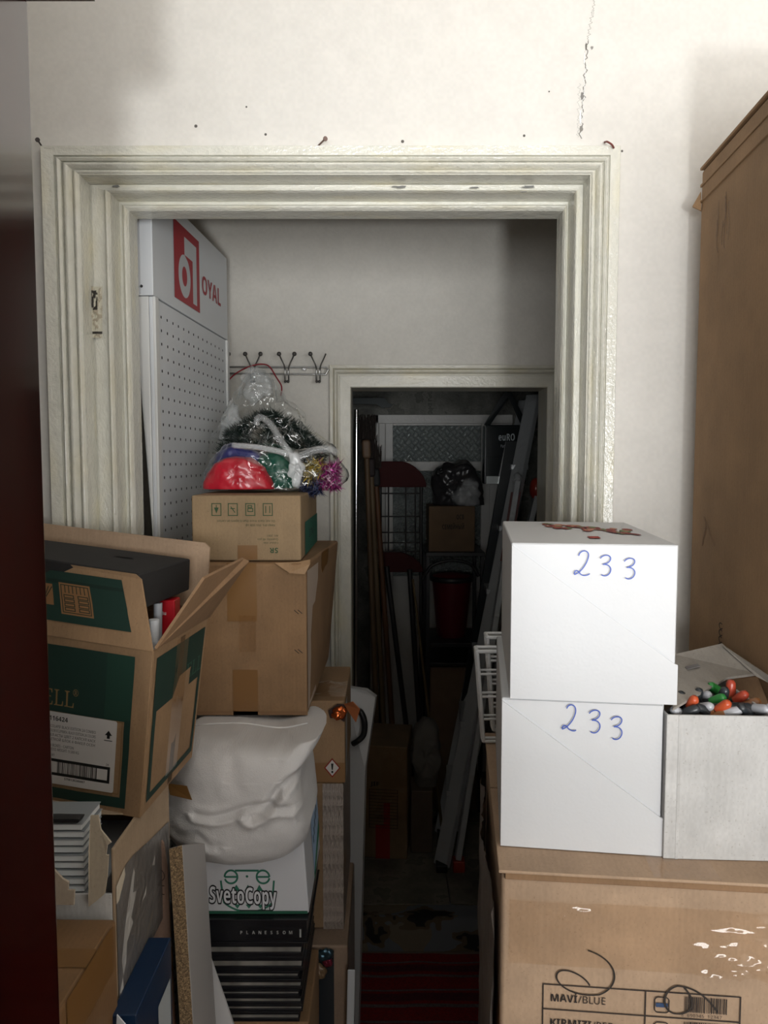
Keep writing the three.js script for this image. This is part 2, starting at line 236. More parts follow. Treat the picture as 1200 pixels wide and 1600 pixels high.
// threshold step with flaking paint, and the red runner in front of it
{
  const g = new THREE.PlaneGeometry(o2.r - o2.l + 0.02, 0.17, 60, 20).rotateX(-Math.PI / 2).translate((o2.l + o2.r) / 2, 0, -D2 - 0.045); const p = g.attributes.position;
  for (let i = 0; i < p.count; i++) { const z = p.getZ(i), k = (z + D2 + 0.13) / 0.17, prof = k < 0.55 ? 0.066 : k < 0.75 ? 0.066 - (k - 0.55) * 0.16 : 0.034 - (k - 0.75) * 0.13; p.setY(i, Math.max(0.001, prof + 0.004 * fbm(p.getX(i) * 22, z * 22, 3))); }
  g.computeVertexNormals();
  const t = dataTex(512, (u, v) => { const n = pn(u, v, 8, 5, 41) + 0.5 * pn(u, v, 30, 16, 42), m = pn(u, v, 6, 4, 45); return n > 0.55 ? [0.12, 0.1, 0.08] : n > 0.15 ? [0.4, 0.34, 0.26] : m > 0.1 ? [0.45, 0.46, 0.48] : [0.5, 0.45, 0.38]; });
  const o = struct('trim_3', g, M(C(0.75, 0.75, 0.75), { map: t, roughness: 0.8 }), 'worn threshold step with flaking paint below the small doorway', 'threshold');
  const c = new THREE.PlaneGeometry(0.8, 0.75, 40, 40).rotateX(-Math.PI / 2).translate(0.2, 0.012, -1.91); const q = c.attributes.position;
  for (let i = 0; i < q.count; i++) q.setY(i, 0.012 + 0.006 * fbm(q.getX(i) * 9, q.getZ(i) * 9, 5));
  c.computeVertexNormals(); solo('carpet_runner', 'dark red striped runner on the floor before the threshold', 'carpet', join([c, bx(-0.2, 0.6, 0.0005, 0.006, -2.285, -1.535)]), M(C(0.6, 0.6, 0.6), { map: T.carpet, roughness: 1 }));
}
// door frames: profiles swept round three sides with mitred corners; profile points [share outward 0..1, height off the wall]
function casing(name, label, zWall, inner, outer, prof, m) {
  const g = new THREE.Group(); g.name = name; g.userData = { kind: 'structure', label, category: 'door frame' }; scene.add(g);
  function piece(f, ys, part) {
    const pos = [], idx = [], uv = [], K = prof.length, S = ys.length; let acc = 0;
    for (let s = 0; s < S; s++) { acc = 0; for (let k = 0; k < K; k++) { if (k) acc += Math.hypot((prof[k][0] - prof[k - 1][0]) * 0.06, prof[k][1] - prof[k - 1][1]); const q = f(prof[k][0], ys[s]); pos.push(q.x, q.y, zWall + prof[k][1]); uv.push(acc, part === 'head' ? q.x : q.y); if (k < K - 1 && s < S - 1) { const a = s * K + k; idx.push(a, a + 1, a + K + 1, a, a + K + 1, a + K); } } }
    let ge = new THREE.BufferGeometry(); ge.setAttribute('position', new THREE.Float32BufferAttribute(pos, 3)); ge.setAttribute('uv', new THREE.Float32BufferAttribute(uv, 2)); ge.setIndex(idx); ge = ge.toNonIndexed(); ge.computeVertexNormals(); mesh(part === 'head' ? 'head' : 'side', ge, m, g);
  }
  const L = (a, b, t) => a + (b - a) * t, seq = [0, 0.2, 0.4, 0.6, 0.8, 1];
  piece((o, t) => ({ x: L(inner.l, outer.l, o), y: t * L(inner.t, outer.t, o) }), seq, 'l');
  piece((o, t) => ({ x: L(inner.r, outer.r, o), y: t * L(inner.t, outer.t, o) }), seq, 'r');
  piece((o, t) => ({ x: L(L(inner.l, outer.l, o), L(inner.r, outer.r, o), t), y: L(inner.t, outer.t, o) }), seq, 'head');
  return g;
}
function round(a, b, h0, h1, bulge, n = 6) { const r = []; for (let i = 0; i <= n; i++) { const t = i / n; r.push([a + (b - a) * t, h0 + (h1 - h0) * t + bulge * Math.sin(Math.PI * t)]); } return r; }
const bigCasing = casing('trim_1', 'moulded cream door casing of the larger doorway with worn gloss paint', -D1, { l: xL1, r: xR1, t: yT1 }, { l: xL0, r: xR0, t: yT0 },
  [[0, -0.04], [0, 0.012], ...round(0.02, 0.16, 0.012, 0.014, 0.004), [0.17, 0.009], [0.2, 0.009], ...round(0.21, 0.42, 0.012, 0.018, 0.007), [0.43, 0.013], [0.46, 0.013], [0.47, 0.02], ...round(0.48, 0.6, 0.02, 0.02, 0.004), [0.61, 0.016], [0.645, 0.016], [0.65, 0.022], [0.98, 0.024], [1, 0.022], [1, 0]], mTrim);
{
  const sub = casing('trim_2', 'stepped cream door lining with a torn lock recess', -D1, { l: xL2, r: xR2, t: yT2 }, { l: xL1, r: xR1, t: yT1 },
    [[0, -0.09], [0, -0.032], ...round(0.02, 0.24, -0.03, -0.028, 0.005), [0.26, -0.034], [0.9, -0.034], [0.93, -0.038], [1, -0.038]], mTrim);
  const sub2 = casing('trim_4', 'innermost cream jamb of the larger doorway', -D1, { l: xL3, r: xR3, t: yT3 }, { l: xL2, r: xR2, t: yT2 },
    [[0, -0.125], [0, -0.078], ...round(0.03, 0.55, -0.076, -0.072, 0.006), [0.6, -0.08], [1, -0.08]], mTrim);
  // torn lock recess: a ragged pit with splintered filler
  const lock = P(147, 492, 1.419), pit = [], nz = -D1 - 0.0205, xs = [137, 160], ys = [448, 528];
  const gg = new THREE.PlaneGeometry(1, 1, 24, 60), pp = gg.attributes.position, cc = [];
  for (let i = 0; i < pp.count; i++) { const u = pp.getX(i) + 0.5, v = pp.getY(i) + 0.5, q = P(xs[0] + u * (xs[1] - xs[0]), ys[1] - v * (ys[1] - ys[0]), 1.4305); const e = Math.min(u, 1 - u) * 2, f = Math.min(v, 1 - v) * 3; const n = fbm(u * 6, v * 14, 7), k = Math.max(0, Math.min(1, Math.min(e, f) * 3 - 0.3 + n)); pp.setXYZ(i, q.x, q.y, q.z + 0.0005 + 0.004 * k * (0.3 + n)); const dark = v > 0.55 && v < 0.93 && Math.abs(u - 0.4) < 0.3 && n > -0.16, crack = Math.abs(v - 0.1) < 0.03; const c = dark || crack ? [0.03, 0.025, 0.02] : n > 0.1 ? [0.42, 0.37, 0.28] : [0.6, 0.57, 0.46]; cc.push(...c); }
  gg.setAttribute('color', new THREE.Float32BufferAttribute(cc, 3)); gg.computeVertexNormals(); mesh('lock_recess', gg, M(0xffffff, { vertexColors: true, roughness: 0.7 }), sub);
  // bare patches where the paint flaked off the head
  const chip = M(C(0.2, 0.2, 0.19), { roughness: 0.9 });
  for (const [x, y, w, h] of [[625, 292, 30, 4], [742, 293, 16, 3], [826, 292, 22, 5], [818, 299, 12, 3], [181, 291, 14, 4]]) {
    const s = new THREE.Shape(), n = 14; for (let i = 0; i < n; i++) { const a = i / n * Math.PI * 2, r = rr(0.6, 1.15), q = P(x + Math.cos(a) * w / 2 * r, y + Math.sin(a) * h / 2 * r, 1.4265); i ? s.lineTo(q.x, q.y) : s.moveTo(q.x, q.y); }
    mesh('flaked_patch', new THREE.ShapeGeometry(s).translate(0, 0, -1.4265), chip, sub);
  }
}
casing('trim_5', 'plain cream door casing of the small dark doorway', -D2, { l: o2.l, r: o2.r, t: o2.t }, { l: c2.l, r: c2.r, t: c2.t },
  [[0, -0.12], [0, 0.006], [0.04, 0.01], [0.52, 0.012], [0.54, 0.007], [0.6, 0.007], [0.62, 0.016], ...round(0.63, 0.78, 0.016, 0.02, 0.004), [0.8, 0.016], [0.84, 0.022], [0.98, 0.024], [1, 0.0]], M(C(0.66, 0.63, 0.53), { map: reps(T.paint, 2), bumpMap: reps(T.paintB, 3), bumpScale: 0.0008, roughness: 0.35 }));
// crack in the plaster above the casing's right corner, holes and nails
{
  const t = canvasTex(256, 1024, (g, w, h) => {
    g.clearRect(0, 0, w, h); const line = (a, b, x0, x1, lw, col) => { g.strokeStyle = col; g.lineWidth = lw; g.beginPath(); for (let i = 0; i <= 40; i++) { const y = a + (b - a) * i / 40, x = x0 + (x1 - x0) * i / 40 + 9 * Math.sin(i * 1.7) * Math.sin(i * 0.6) + rr(-4, 4); i ? g.lineTo(x, y) : g.moveTo(x, y); } g.stroke(); };
    line(0, 300, 170, 135, 2, '#b9b5ae'); line(300, 990, 135, 105, 4, '#77736d'); line(480, 980, 128, 110, 3, '#f4f4f2'); line(600, 980, 96, 90, 2, '#d8d6d0');
    const blob = (x, y, rx, ry, c) => { g.fillStyle = c; g.beginPath(); for (let i = 0; i < 14; i++) { const a = i / 14 * 6.283, r = rr(0.6, 1.1); g.lineTo(x + Math.cos(a) * rx * r, y + Math.sin(a) * ry * r); } g.fill(); };
    blob(160, 110, 7, 26, '#cfccc6'); blob(128, 340, 6, 30, '#6e6a64'); blob(160, 350, 8, 14, '#8d8a85'); blob(112, 690, 10, 34, '#7d7a76'); blob(110, 920, 12, 26, '#86827c'); blob(104, 840, 6, 60, '#fafafa'); blob(120, 420, 5, 50, '#eeeeea');
  });
  const a = P(880, -4, 1.399), b = P(950, 224, 1.399), g = new THREE.PlaneGeometry(b.x - a.x, a.y - b.y).translate((a.x + b.x) / 2, (a.y + b.y) / 2, -1.3992);
  const w = scene.getObjectByName('wall_front'); mesh('plaster_crack', g, printed(t), w);
  const hole = M(C(0.12, 0.11, 0.1), { roughness: 1 });
  for (const [x, y, r] of [[306, 197, 2.5], [629, 221, 2.5], [819, 212, 2], [972, 236, 1.8], [415, 210, 2], [385, 167, 1.5], [955, 302, 1.6], [858, 143, 1.2]]) { const q = P(x, y, 1.3993); mesh('nail_hole', new THREE.CircleGeometry(r / FPX * 1.4, 8).translate(q.x, q.y, q.z), hole, w); }
}
const nail = (a, b, label, m) => { const g = thing('nail', label, 'nail'); mesh('shank', rod(a, b, 0.0016), m, g); mesh('nail_head', rod(b, b.clone().add(b.clone().sub(a).normalize().multiplyScalar(0.002)), 0.0042), m, g); settle(g); };
nail(P(70, 236, 1.4), P(59, 219, 1.37), 'dark nail in the wall at the upper left corner of the door casing', M(C(0.06, 0.05, 0.05), { roughness: 0.5 }));
nail(P(497, 228, 1.4), P(508, 217, 1.37), 'bent brown nail in the wall above the middle of the door head', M(C(0.2, 0.13, 0.11), { roughness: 0.6 }));
solo('bent_nail', 'reddish bent nail at the upper right corner of the door casing', 'nail', tube([P(945, 222, 1.4), P(950, 222, 1.37), P(956, 226, 1.365), P(959, 231, 1.372)], 0.0018, 16), M(C(0.2, 0.05, 0.04), { roughness: 0.6 }));

// ---------- glossy dark wardrobe at the left ----------
{
  const g = thing('wardrobe', 'tall glossy dark mahogany wardrobe at the left edge', 'wardrobe');
  const DW = 0.7, xf = P(69, 760, DW).x, top = H(2, DW);
  const t = dataTex(512, (u, v) => { const k = pn(u + 0.045 * pn(u, v, 3, 3, 51), v, 9, 2, 52) + 0.4 * pn(u, v, 60, 6, 53); const s = 0.5 + 0.22 * k; return [0.3 * s + 0.05, 0.08 * s + 0.02, 0.065 * s + 0.015]; });
  const wood = M(C(0.75, 0.75, 0.75), { map: reps(t, 0.9), roughness: 0.16, clearcoat: 0.6, clearcoatRoughness: 0.08 });
  mesh('carcass', rb(-1.05, xf, 0.06, top, -DW, 0.3, 0.004), wood, g); mesh('plinth', bx(-1.03, xf - 0.03, 0, 0.06, -DW + 0.02, 0.27), wood, g);
  const sh = new THREE.Shape(); [[0, 0], [0.012, 0], [0.016, 0.012], [0.03, 0.02], [0.038, 0.03], [0.05, 0.036], [0.062, 0.05], [0.062, 0.075], [0, 0.075]].forEach(([x, y], i) => i ? sh.lineTo(x, y) : sh.moveTo(x, y));
  mesh('cornice', join([bx(-1.05, xf + 0.06, top + 0.0, top + 0.4, -DW, 0.36)]), wood, g);
  settle(g);
}

// ---------- stored goods behind the viewer, between the entrance and the doorway ----------
{
  const pile = (name, label, x0, x1, z0, z1, hs, m) => { let y = 0; hs.forEach((h, i) => { const g = thing(name, label + ', ' + ['lowest', 'second', 'third', 'fourth', 'fifth'][i] + ' of its stack', 'carton', 'cartons behind the viewer'), c = upright(V(x0 + rr(0, 0.015), 0, z0), V(x1 - rr(0, 0.015), 0, z0), y + 0.0005, y + h, z0 - z1); mesh('body', hexaGeo(c, 0.005), m, g); print('tape', g, c, 'front', 0, 1, 0.45, 0.55, mTape, 0.001); settle(g); y += h; }); };
  pile('stored_carton', 'brown carton in the tall stack behind the viewer', OCC.a[0], OCC.a[1], OCC.a[2], OCC.a[3], OCC.ah, mKraft2);
  pile('stored_carton', 'brown carton in the low stack by the entrance', OCC.b[0], OCC.b[1], OCC.b[2], OCC.b[3], OCC.bh, mKraft2);
}
// ---------- right side: big carton, white boxes, open white carton, tall carton, wire basket ----------
const TOPR = H(1342, 0.875);                                    // top of the big carton
const pen = '#2b4fae';
const kraftFlapLine = M(C(0.16, 0.1, 0.06), { roughness: 0.9 });
{
  const g = thing('large_carton', 'large brown carton with a colour checklist and clear tape under the white boxes', 'carton');
  const L = P(783, 1360, 0.855), R0 = P(1200, 1385, 0.825), R = L.clone().add(R0.clone().sub(L).multiplyScalar(2.75));
  const c = upright(L, R, 0.26, TOPR - 0.004, 0.44);
  const body = mesh('body', hexaGeo(c, 0.006), mKraft3, g);
  // two top flaps meeting along the middle, edges slightly raised
  const t = upright(L, R, TOPR - 0.004, TOPR, 0.44);
  const half = (z0, z1) => t.map((q, i) => tri(t, i & 1 ? 1.004 : -0.004, i & 2 ? 1 : 0, i & 4 ? z1 : z0));
  mesh('top_flap', hexaGeo(half(0.505, 1.012), 0.0015), mKraft3, g); mesh('top_flap', hexaGeo(half(-0.01, 0.495), 0.0015), mKraft3, g);
  mesh('flap_edge', hexaGeo(upright(L.clone().add(V(0.004, 0, 0.004)), R.clone().add(V(0, 0, 0.004)), TOPR - 0.012, TOPR - 0.0035, 0.004), 0.001), mKraftIn, g);
  // printed checklist with bar codes and ticked boxes
  const list = canvasTex(1400, 900, (k, w, h) => {
    k.clearRect(0, 0, w, h); k.strokeStyle = '#2a2320'; k.fillStyle = '#2a2320'; k.lineWidth = 9;
    const rows = ['MAVİ/BLUE', 'KIRMIZI/RED', 'SİYAH/BLACK', 'YEŞİL/GREEN']; const rh = 190;
    k.strokeRect(6, 6, w - 12, rh * 4); k.beginPath(); k.moveTo(735, 6); k.lineTo(735, 6 + rh * 4); k.stroke();
    rows.forEach((r, i) => {
      const y = 6 + rh * i; if (i) { k.beginPath(); k.moveTo(6, y); k.lineTo(w - 6, y); k.stroke(); }
      const [a, b] = r.split('/'); k.font = 'bold 78px sans-serif'; k.fillText(a, 56, y + 128); const wa = k.measureText(a).width; k.font = '74px sans-serif'; k.fillText('/' + b, 58 + wa, y + 128);
      k.lineWidth = 8; k.beginPath(); k.roundRect(800, y + 40, 100, 116, 26); k.stroke();
      if (!i) { k.fillStyle = '#2d4568'; k.fillRect(808, y + 84, 84, 32); k.fillStyle = '#2a2320'; }
      let x = 1010; seed = 77 + i; while (x < 1300) { const bw = rr(3, 10); k.fillRect(x, y + 22, bw, 118); x += bw + rr(4, 10); }
      k.font = '34px monospace'; k.fillText('8 690345 12' + (34 + i) + '7', 985, y + 176); k.lineWidth = 9;
    });
  });
  const fr = (px, py) => { // share of the front face at a pixel, by search on the plane
    let best = [9, 0, 0]; for (let i = 0; i <= 120; i++) for (let j = 0; j <= 120; j++) { const u = i / 150, v = 0.45 + 0.55 * j / 120, q = tri(c, u, v, 1), dz = -(q.y - EYE) * st - q.z * ct, x = 600 + q.x / dz * FPX, y = 800 - ((q.y - EYE) * ct - q.z * st) / dz * FPX, e = Math.hypot(x - px, y - py); if (e < best[0]) best = [e, u, v]; } return best.slice(1);
  };
  const project = (q) => { const dz = -(q.y - EYE) * st - q.z * ct; return [600 + q.x / dz * FPX, 800 - ((q.y - EYE) * ct - q.z * st) / dz * FPX]; };
  const a = fr(850, 1534), b = fr(1162, 1547); const wShare = b[0] - a[0], W = c[5].distanceTo(c[4]) * wShare, hh = W * 900 / 1400 / c[6].distanceTo(c[4]);
  print('checklist_print', g, c, 'front', a[0], b[0], a[1] - hh, a[1], printed(list), 0.0016);
  const scr = canvasTex(1024, 512, (k) => { k.clearRect(0, 0, 1024, 512); k.strokeStyle = '#2b241f'; k.lineCap = 'round'; k.lineWidth = 11; k.beginPath(); k.moveTo(220, 60); k.bezierCurveTo(420, 130, 420, 330, 290, 400); k.bezierCurveTo(120, 440, 10, 330, 30, 260); k.bezierCurveTo(50, 190, 190, 240, 230, 330); k.stroke(); k.lineWidth = 13; k.beginPath(); k.moveTo(1000, 470); k.bezierCurveTo(940, 360, 860, 290, 760, 290); k.bezierCurveTo(660, 330, 660, 500, 760, 508); k.bezierCurveTo(860, 500, 880, 400, 800, 300); k.stroke(); });
  const s0 = fr(864, 1470), s1 = fr(1122, 1590); print('marker_scribble', g, c, 'front', s0[0], s1[0], s1[1], s0[1], printed(scr), 0.0022);
  // wide clear tape wrinkled across the upper front
  mesh('clear_tape', crumple(patchGeo(c, 'front', 0.012, 0.62, 0.868, 0.962, 0.0026, 110), 0.008, 42), mClearTape, body);
  print('clear_tape', g, t, 'top', 0.21, 0.3, -0.01, 0.22, mClearTape, 0.001);
  print('side_tape', g, c, 'left', 0, 1, 0.74, 0.8, mTape, 0.001);
  // loose wrapping film bunched on the left side
  const fg = patchGeo(c, 'left', 0.05, 0.98, 0.1, 0.93, 0.012, 50), fp = fg.attributes.position, fn = fg.attributes.normal;
  for (let i = 0; i < fp.count; i++) { const k = 0.012 * fbm(fp.getZ(i) * 20, fp.getY(i) * 4, 3) + 0.004 * fbm(fp.getZ(i) * 60, fp.getY(i) * 14, 6); fp.setXYZ(i, fp.getX(i) + Math.min(0.008, fn.getX(i) * k), fp.getY(i), fp.getZ(i)); }
  fg.computeVertexNormals(); mesh('loose_wrapping', fg, M(C(0.2, 0.17, 0.15), { roughness: 0.35 }), g);
  settle(g);
  // what the big carton stands on, below the picture
  const u = thing('base_carton', 'plain brown carton hidden under the large checklist carton', 'carton'); mesh('body', hexaGeo(upright(L.clone().add(V(0.02, 0, -0.01)), R, 0, 0.258, 0.42)), mKraft2, u); settle(u);
}
function whiteBox(label, FL, FR, y0, y1, depth, numTex, top) {
  const g = thing('white_box', label, 'box', 'numbered white boxes'); const c = upright(FL, FR, y0, y1, depth);
  mesh('body', hexaGeo(c, 0.0025), mWhiteCard, g);
  // the front closes with a flap cut along the diagonal, standing a hair proud
  const f = (u, v, l) => { const q = tri(c, u, v, 1), n = tri(c, 1, 0.5, 1).sub(tri(c, 0, 0.5, 1)).cross(V(0, 1, 0)).normalize(); return q.addScaledVector(n, l); };
  mesh('front_panel', sheetGeo([f(0.004, 0.985, 0.002), f(0.992, 0.262, 0.002), f(1.012, 0.255, 0.002), f(1.012, 0.004, 0.002), f(0.004, 0.004, 0.002)], 0.0034), mWhiteCard, g);
  mesh('front_flap', sheetGeo([f(0.02, 0.992, 0.0006), f(0.992, 0.992, 0.0006), f(0.992, 0.275, 0.0006)], 0.0012), mWhiteCard, g);
  mesh('side_panel', sheetGeo([tri(c, 1.012, 0.99, 0.96), tri(c, 1.012, 0.99, 0.02), tri(c, 1.012, 0.01, 0.02), tri(c, 1.012, 0.01, 0.96)], 0.0015), mWhiteCard, g);
  print('written_number', g, c, 'front', ...numTex.at, printed(numTex.t, { roughness: 0.5 }), 0.0046);
  if (top) print('food_print', g, c, 'top', 0.3, 0.92, 0.12, 0.92, printed(top), 0.0012);
  settle(g); return c;
}
const digits = (pts, sx = 1) => canvasTex(512, 256, (k) => { k.clearRect(0, 0, 512, 256); k.strokeStyle = pen; k.lineCap = k.lineJoin = 'round'; k.lineWidth = 8; for (const s of pts) { k.beginPath(); k.moveTo(s[0], s[1]); for (let i = 2; i < s.length; i += 6) k.bezierCurveTo(...s.slice(i, i + 6)); k.stroke(); } });
const three = (x, y) => [x, y + 18, x + 20, y - 14, x + 85, y - 12, x + 72, y + 30, x + 62, y + 58, x + 30, y + 62, x + 20, y + 66, x + 66, y + 60, x + 96, y + 100, x + 62, y + 140, x + 40, y + 160, x + 20, y + 152, x + 12, y + 146];
const t233a = digits([[48, 50, 60, 0, 130, 4, 118, 60, 105, 130, 50, 190, 20, 196, 10, 170, 40, 150, 60, 190, 80, 210, 110, 205, 128, 190], three(206, 50), three(380, 70)]);
const t233b = digits([[56, 30, 70, -10, 130, 0, 118, 60, 100, 130, 50, 170, 26, 176, 20, 150, 50, 140, 66, 168, 80, 185, 110, 190, 122, 180], three(218, 40), three(374, 78)]);
const food = canvasTex(512, 512, (k) => { k.clearRect(0, 0, 512, 512); seed = 5; for (let i = 0; i < 46; i++) { const a = i / 46, x = 20 + a * 470, y = 110 + 190 * a + rr(-70, 70); k.fillStyle = ['#8d3f35', '#a2584a', '#6f7d55', '#c08a72', '#7a2f2c'][i % 5]; k.beginPath(); k.ellipse(x, y, rr(18, 46), rr(12, 34), rr(0, 3), 0, 7); k.fill(); } k.fillStyle = '#a23a30'; k.fillRect(180, 430, 60, 50); });
const wb = { h1: H(1100, 0.9) };
{
  const L1 = P(781, 1317, 0.908), R1 = P(1031, 1338, 0.882), y0 = TOPR + 0.0005, y1 = H(1090, 0.908);
  whiteBox('lower white box numbered 233 standing on the large brown carton', L1, R1, y0, y1, 0.33, { t: t233b, at: [0.36, 0.8, 0.74, 0.985] });
  const L2 = P(796, 1087, 0.905), R2 = P(1053, 1103, 0.88), y2 = H(848, 0.905);
  whiteBox('upper white box numbered 233 with a food picture on its lid', L2, R2, y1 + 0.0005, y2, 0.33, { t: t233a, at: [0.37, 0.79, 0.76, 0.97] }, food);
}
{ // open white carton with markers and glue bottles
  const g = thing('open_white_carton', 'open white carton filled with coloured markers beside the numbered boxes', 'carton');
  const L = P(1036, 1340, 0.874), R = P(1203, 1346, 0.868), y0 = TOPR + 0.0005, y1 = H(1118, 0.872), w = 0.0035;
  const c = upright(L, R, y0, y1, 0.26), wall = (a, b, z0, z1) => c.map((q, i) => tri(c, i & 1 ? b : a, i & 2 ? 1 : 0, i & 4 ? z1 : z0));
  mesh('front_wall', hexaGeo(wall(0, 1, 0.985, 1), 0.0015), mWhiteRough, g); mesh('back_wall', hexaGeo(wall(0, 1, 0, 0.015), 0.0015), mKraftPale, g);
  mesh('side_wall', hexaGeo(wall(0, 0.025, 0.015, 0.985), 0.0012), mWhiteRough, g); mesh('side_wall', hexaGeo(wall(0.975, 1, 0.015, 0.985), 0.0012), mWhiteRough, g);
  mesh('bottom', hexaGeo(c.map((q, i) => tri(c, i & 1 ? 0.97 : 0.03, i & 2 ? 0.02 : 0, i & 4 ? 0.98 : 0.02)), 0.001), mKraftPale, g);
  mesh('fold', hexaGeo(upright(L.clone().add(V(0.014, 0, 0.001)), L.clone().add(V(0.018, 0, 0.0012)), y0, y1, 0.002), 0.001), mWhiteRough, g);
  const gr = M(C(0.4, 0.37, 0.33), { map: reps(T.card, 2.2), roughness: 0.85 });
  mesh('flap', sheetGeo([P(1051, 1109, 0.876), P(1053, 1024, 1.06), P(1128, 1007, 1.09), P(1182, 1054, 1.02), P(1136, 1060, 0.99)], 0.0035), gr, g);
  mesh('flap_mark', sheetGeo([P(1070, 1042, 1.014), P(1090, 1037, 1.022), P(1094, 1041, 1.012), P(1074, 1046, 1.0)], 0.0006), M(C(0.2, 0.19, 0.19)), g);
  mesh('flap', sheetGeo([P(1129, 1008, 1.08), P(1204, 1058, 0.99), P(1204, 1068, 0.99), P(1183, 1057, 1.01)], 0.004), gr, g);
  mesh('inner_flap', sheetGeo([P(1132, 1064, 1.06), P(1184, 1058, 1.03), P(1204, 1108, 0.98), P(1196, 1110, 0.98)], 0.003), mKraftIn, g);
  settle(g);
  // markers: barrel with a cap, dropped in at all angles
  const cols = { clear: M(C(0.42, 0.43, 0.46), { roughness: 0.15 }), orange: M(C(0.5, 0.08, 0.025), { roughness: 0.3 }), green: M(C(0.03, 0.24, 0.05), { roughness: 0.3 }), red: M(C(0.42, 0.06, 0.03), { roughness: 0.3 }), dark: M(C(0.03, 0.035, 0.04), { roughness: 0.3 }), amber: M(C(0.3, 0.13, 0.05), { roughness: 0.3 }) };
  const capG = new THREE.LatheGeometry([[0, 0.028], [0.005, 0.027], [0.008, 0.022], [0.009, 0.012], [0.0095, 0]].map(([a, b]) => new THREE.Vector2(a, b)), 16), barG = new THREE.LatheGeometry([[0.0095, 0], [0.0098, -0.01], [0.0085, -0.012], [0.0085, -0.085], [0.006, -0.09], [0, -0.09]].map(([a, b]) => new THREE.Vector2(a, b)), 16);
  const spots = [[1058, 1113, 0.9, 'clear', 'dark', 'silvery cap at the left corner', -30, 60], [1078, 1108, 0.905, 'orange', 'dark', 'bright orange cap, left of the clear caps', 10, 20], [1097, 1087, 0.95, 'clear', 'dark', 'large clear dome standing highest', 5, 70], [1095, 1107, 0.91, 'clear', 'dark', 'clear cap beside the orange one', 20, 62], [1122, 1080, 0.965, 'green', 'dark', 'bright green cap leaning under the flap', -50, 30], [1112, 1098, 0.93, 'green', 'dark', 'dark green cap between the clear domes', 40, 40], [1128, 1092, 0.94, 'dark', 'dark', 'black cap beneath the green one', 0, 30], [1141, 1085, 0.955, 'red', 'amber', 'red ridged barrel standing upright', 0, 4], [1122, 1111, 0.9, 'orange', 'dark', 'dull orange cap near the front rim', 30, 30], [1133, 1116, 0.893, 'clear', 'amber', 'pale tip poking over the front rim', 60, 40], [1150, 1106, 0.905, 'dark', 'dark', 'black barrel lying along the rim', 88, 10], [1180, 1108, 0.902, 'clear', 'dark', 'broad white cap at the right', 25, 72], [1198, 1110, 0.9, 'clear', 'amber', 'shiny cap at the right border of the photo', -10, 60], [1165, 1104, 0.93, 'amber', 'dark', 'brown cap behind the white one', 60, 20], [1068, 1100, 0.93, 'dark', 'dark', 'dark cap behind the orange one', -20, 20], [1087, 1097, 0.94, 'dark', 'dark', 'dark cap between orange and clear dome', 10, 10], [1104, 1112, 0.9, 'dark', 'amber', 'black cap at the rim between two clear caps', -60, 30], [1150, 1096, 0.94, 'red', 'dark', 'red cap right of the upright barrel', 30, 30], [1070, 1116, 0.895, 'dark', 'dark', 'dark cap low at the left rim', 50, 30], [1166, 1114, 0.895, 'dark', 'dark', 'dark cap left of the broad white cap', -40, 40]];
  for (const [x, y, D, cc, bc, say, az, ax] of spots) {
    const m = thing('marker_pen', 'marker in the open white carton, ' + say, 'marker', 'markers in the white carton');
    mesh('cap', capG, cols[cc], m); mesh('barrel', barG, cols[bc], m); const q = P(x, y, D); m.position.copy(q); m.rotation.set(ax * Math.PI / 180, 0, -az * Math.PI / 180); m.scale.setScalar(0.72);
  }
  // padding of film under the markers
  const pad = softGeo([[1052, 1124], [1164, 1124], [1164, 1200], [1054, 1200]], 0.97, 0.075, { nt: 40, ns: 16, rough: 0.004 }); solo('film_padding', 'crumpled dark film under the markers in the open white carton', 'packing film', pad, M(C(0.1, 0.1, 0.11), { roughness: 0.3 }));
}
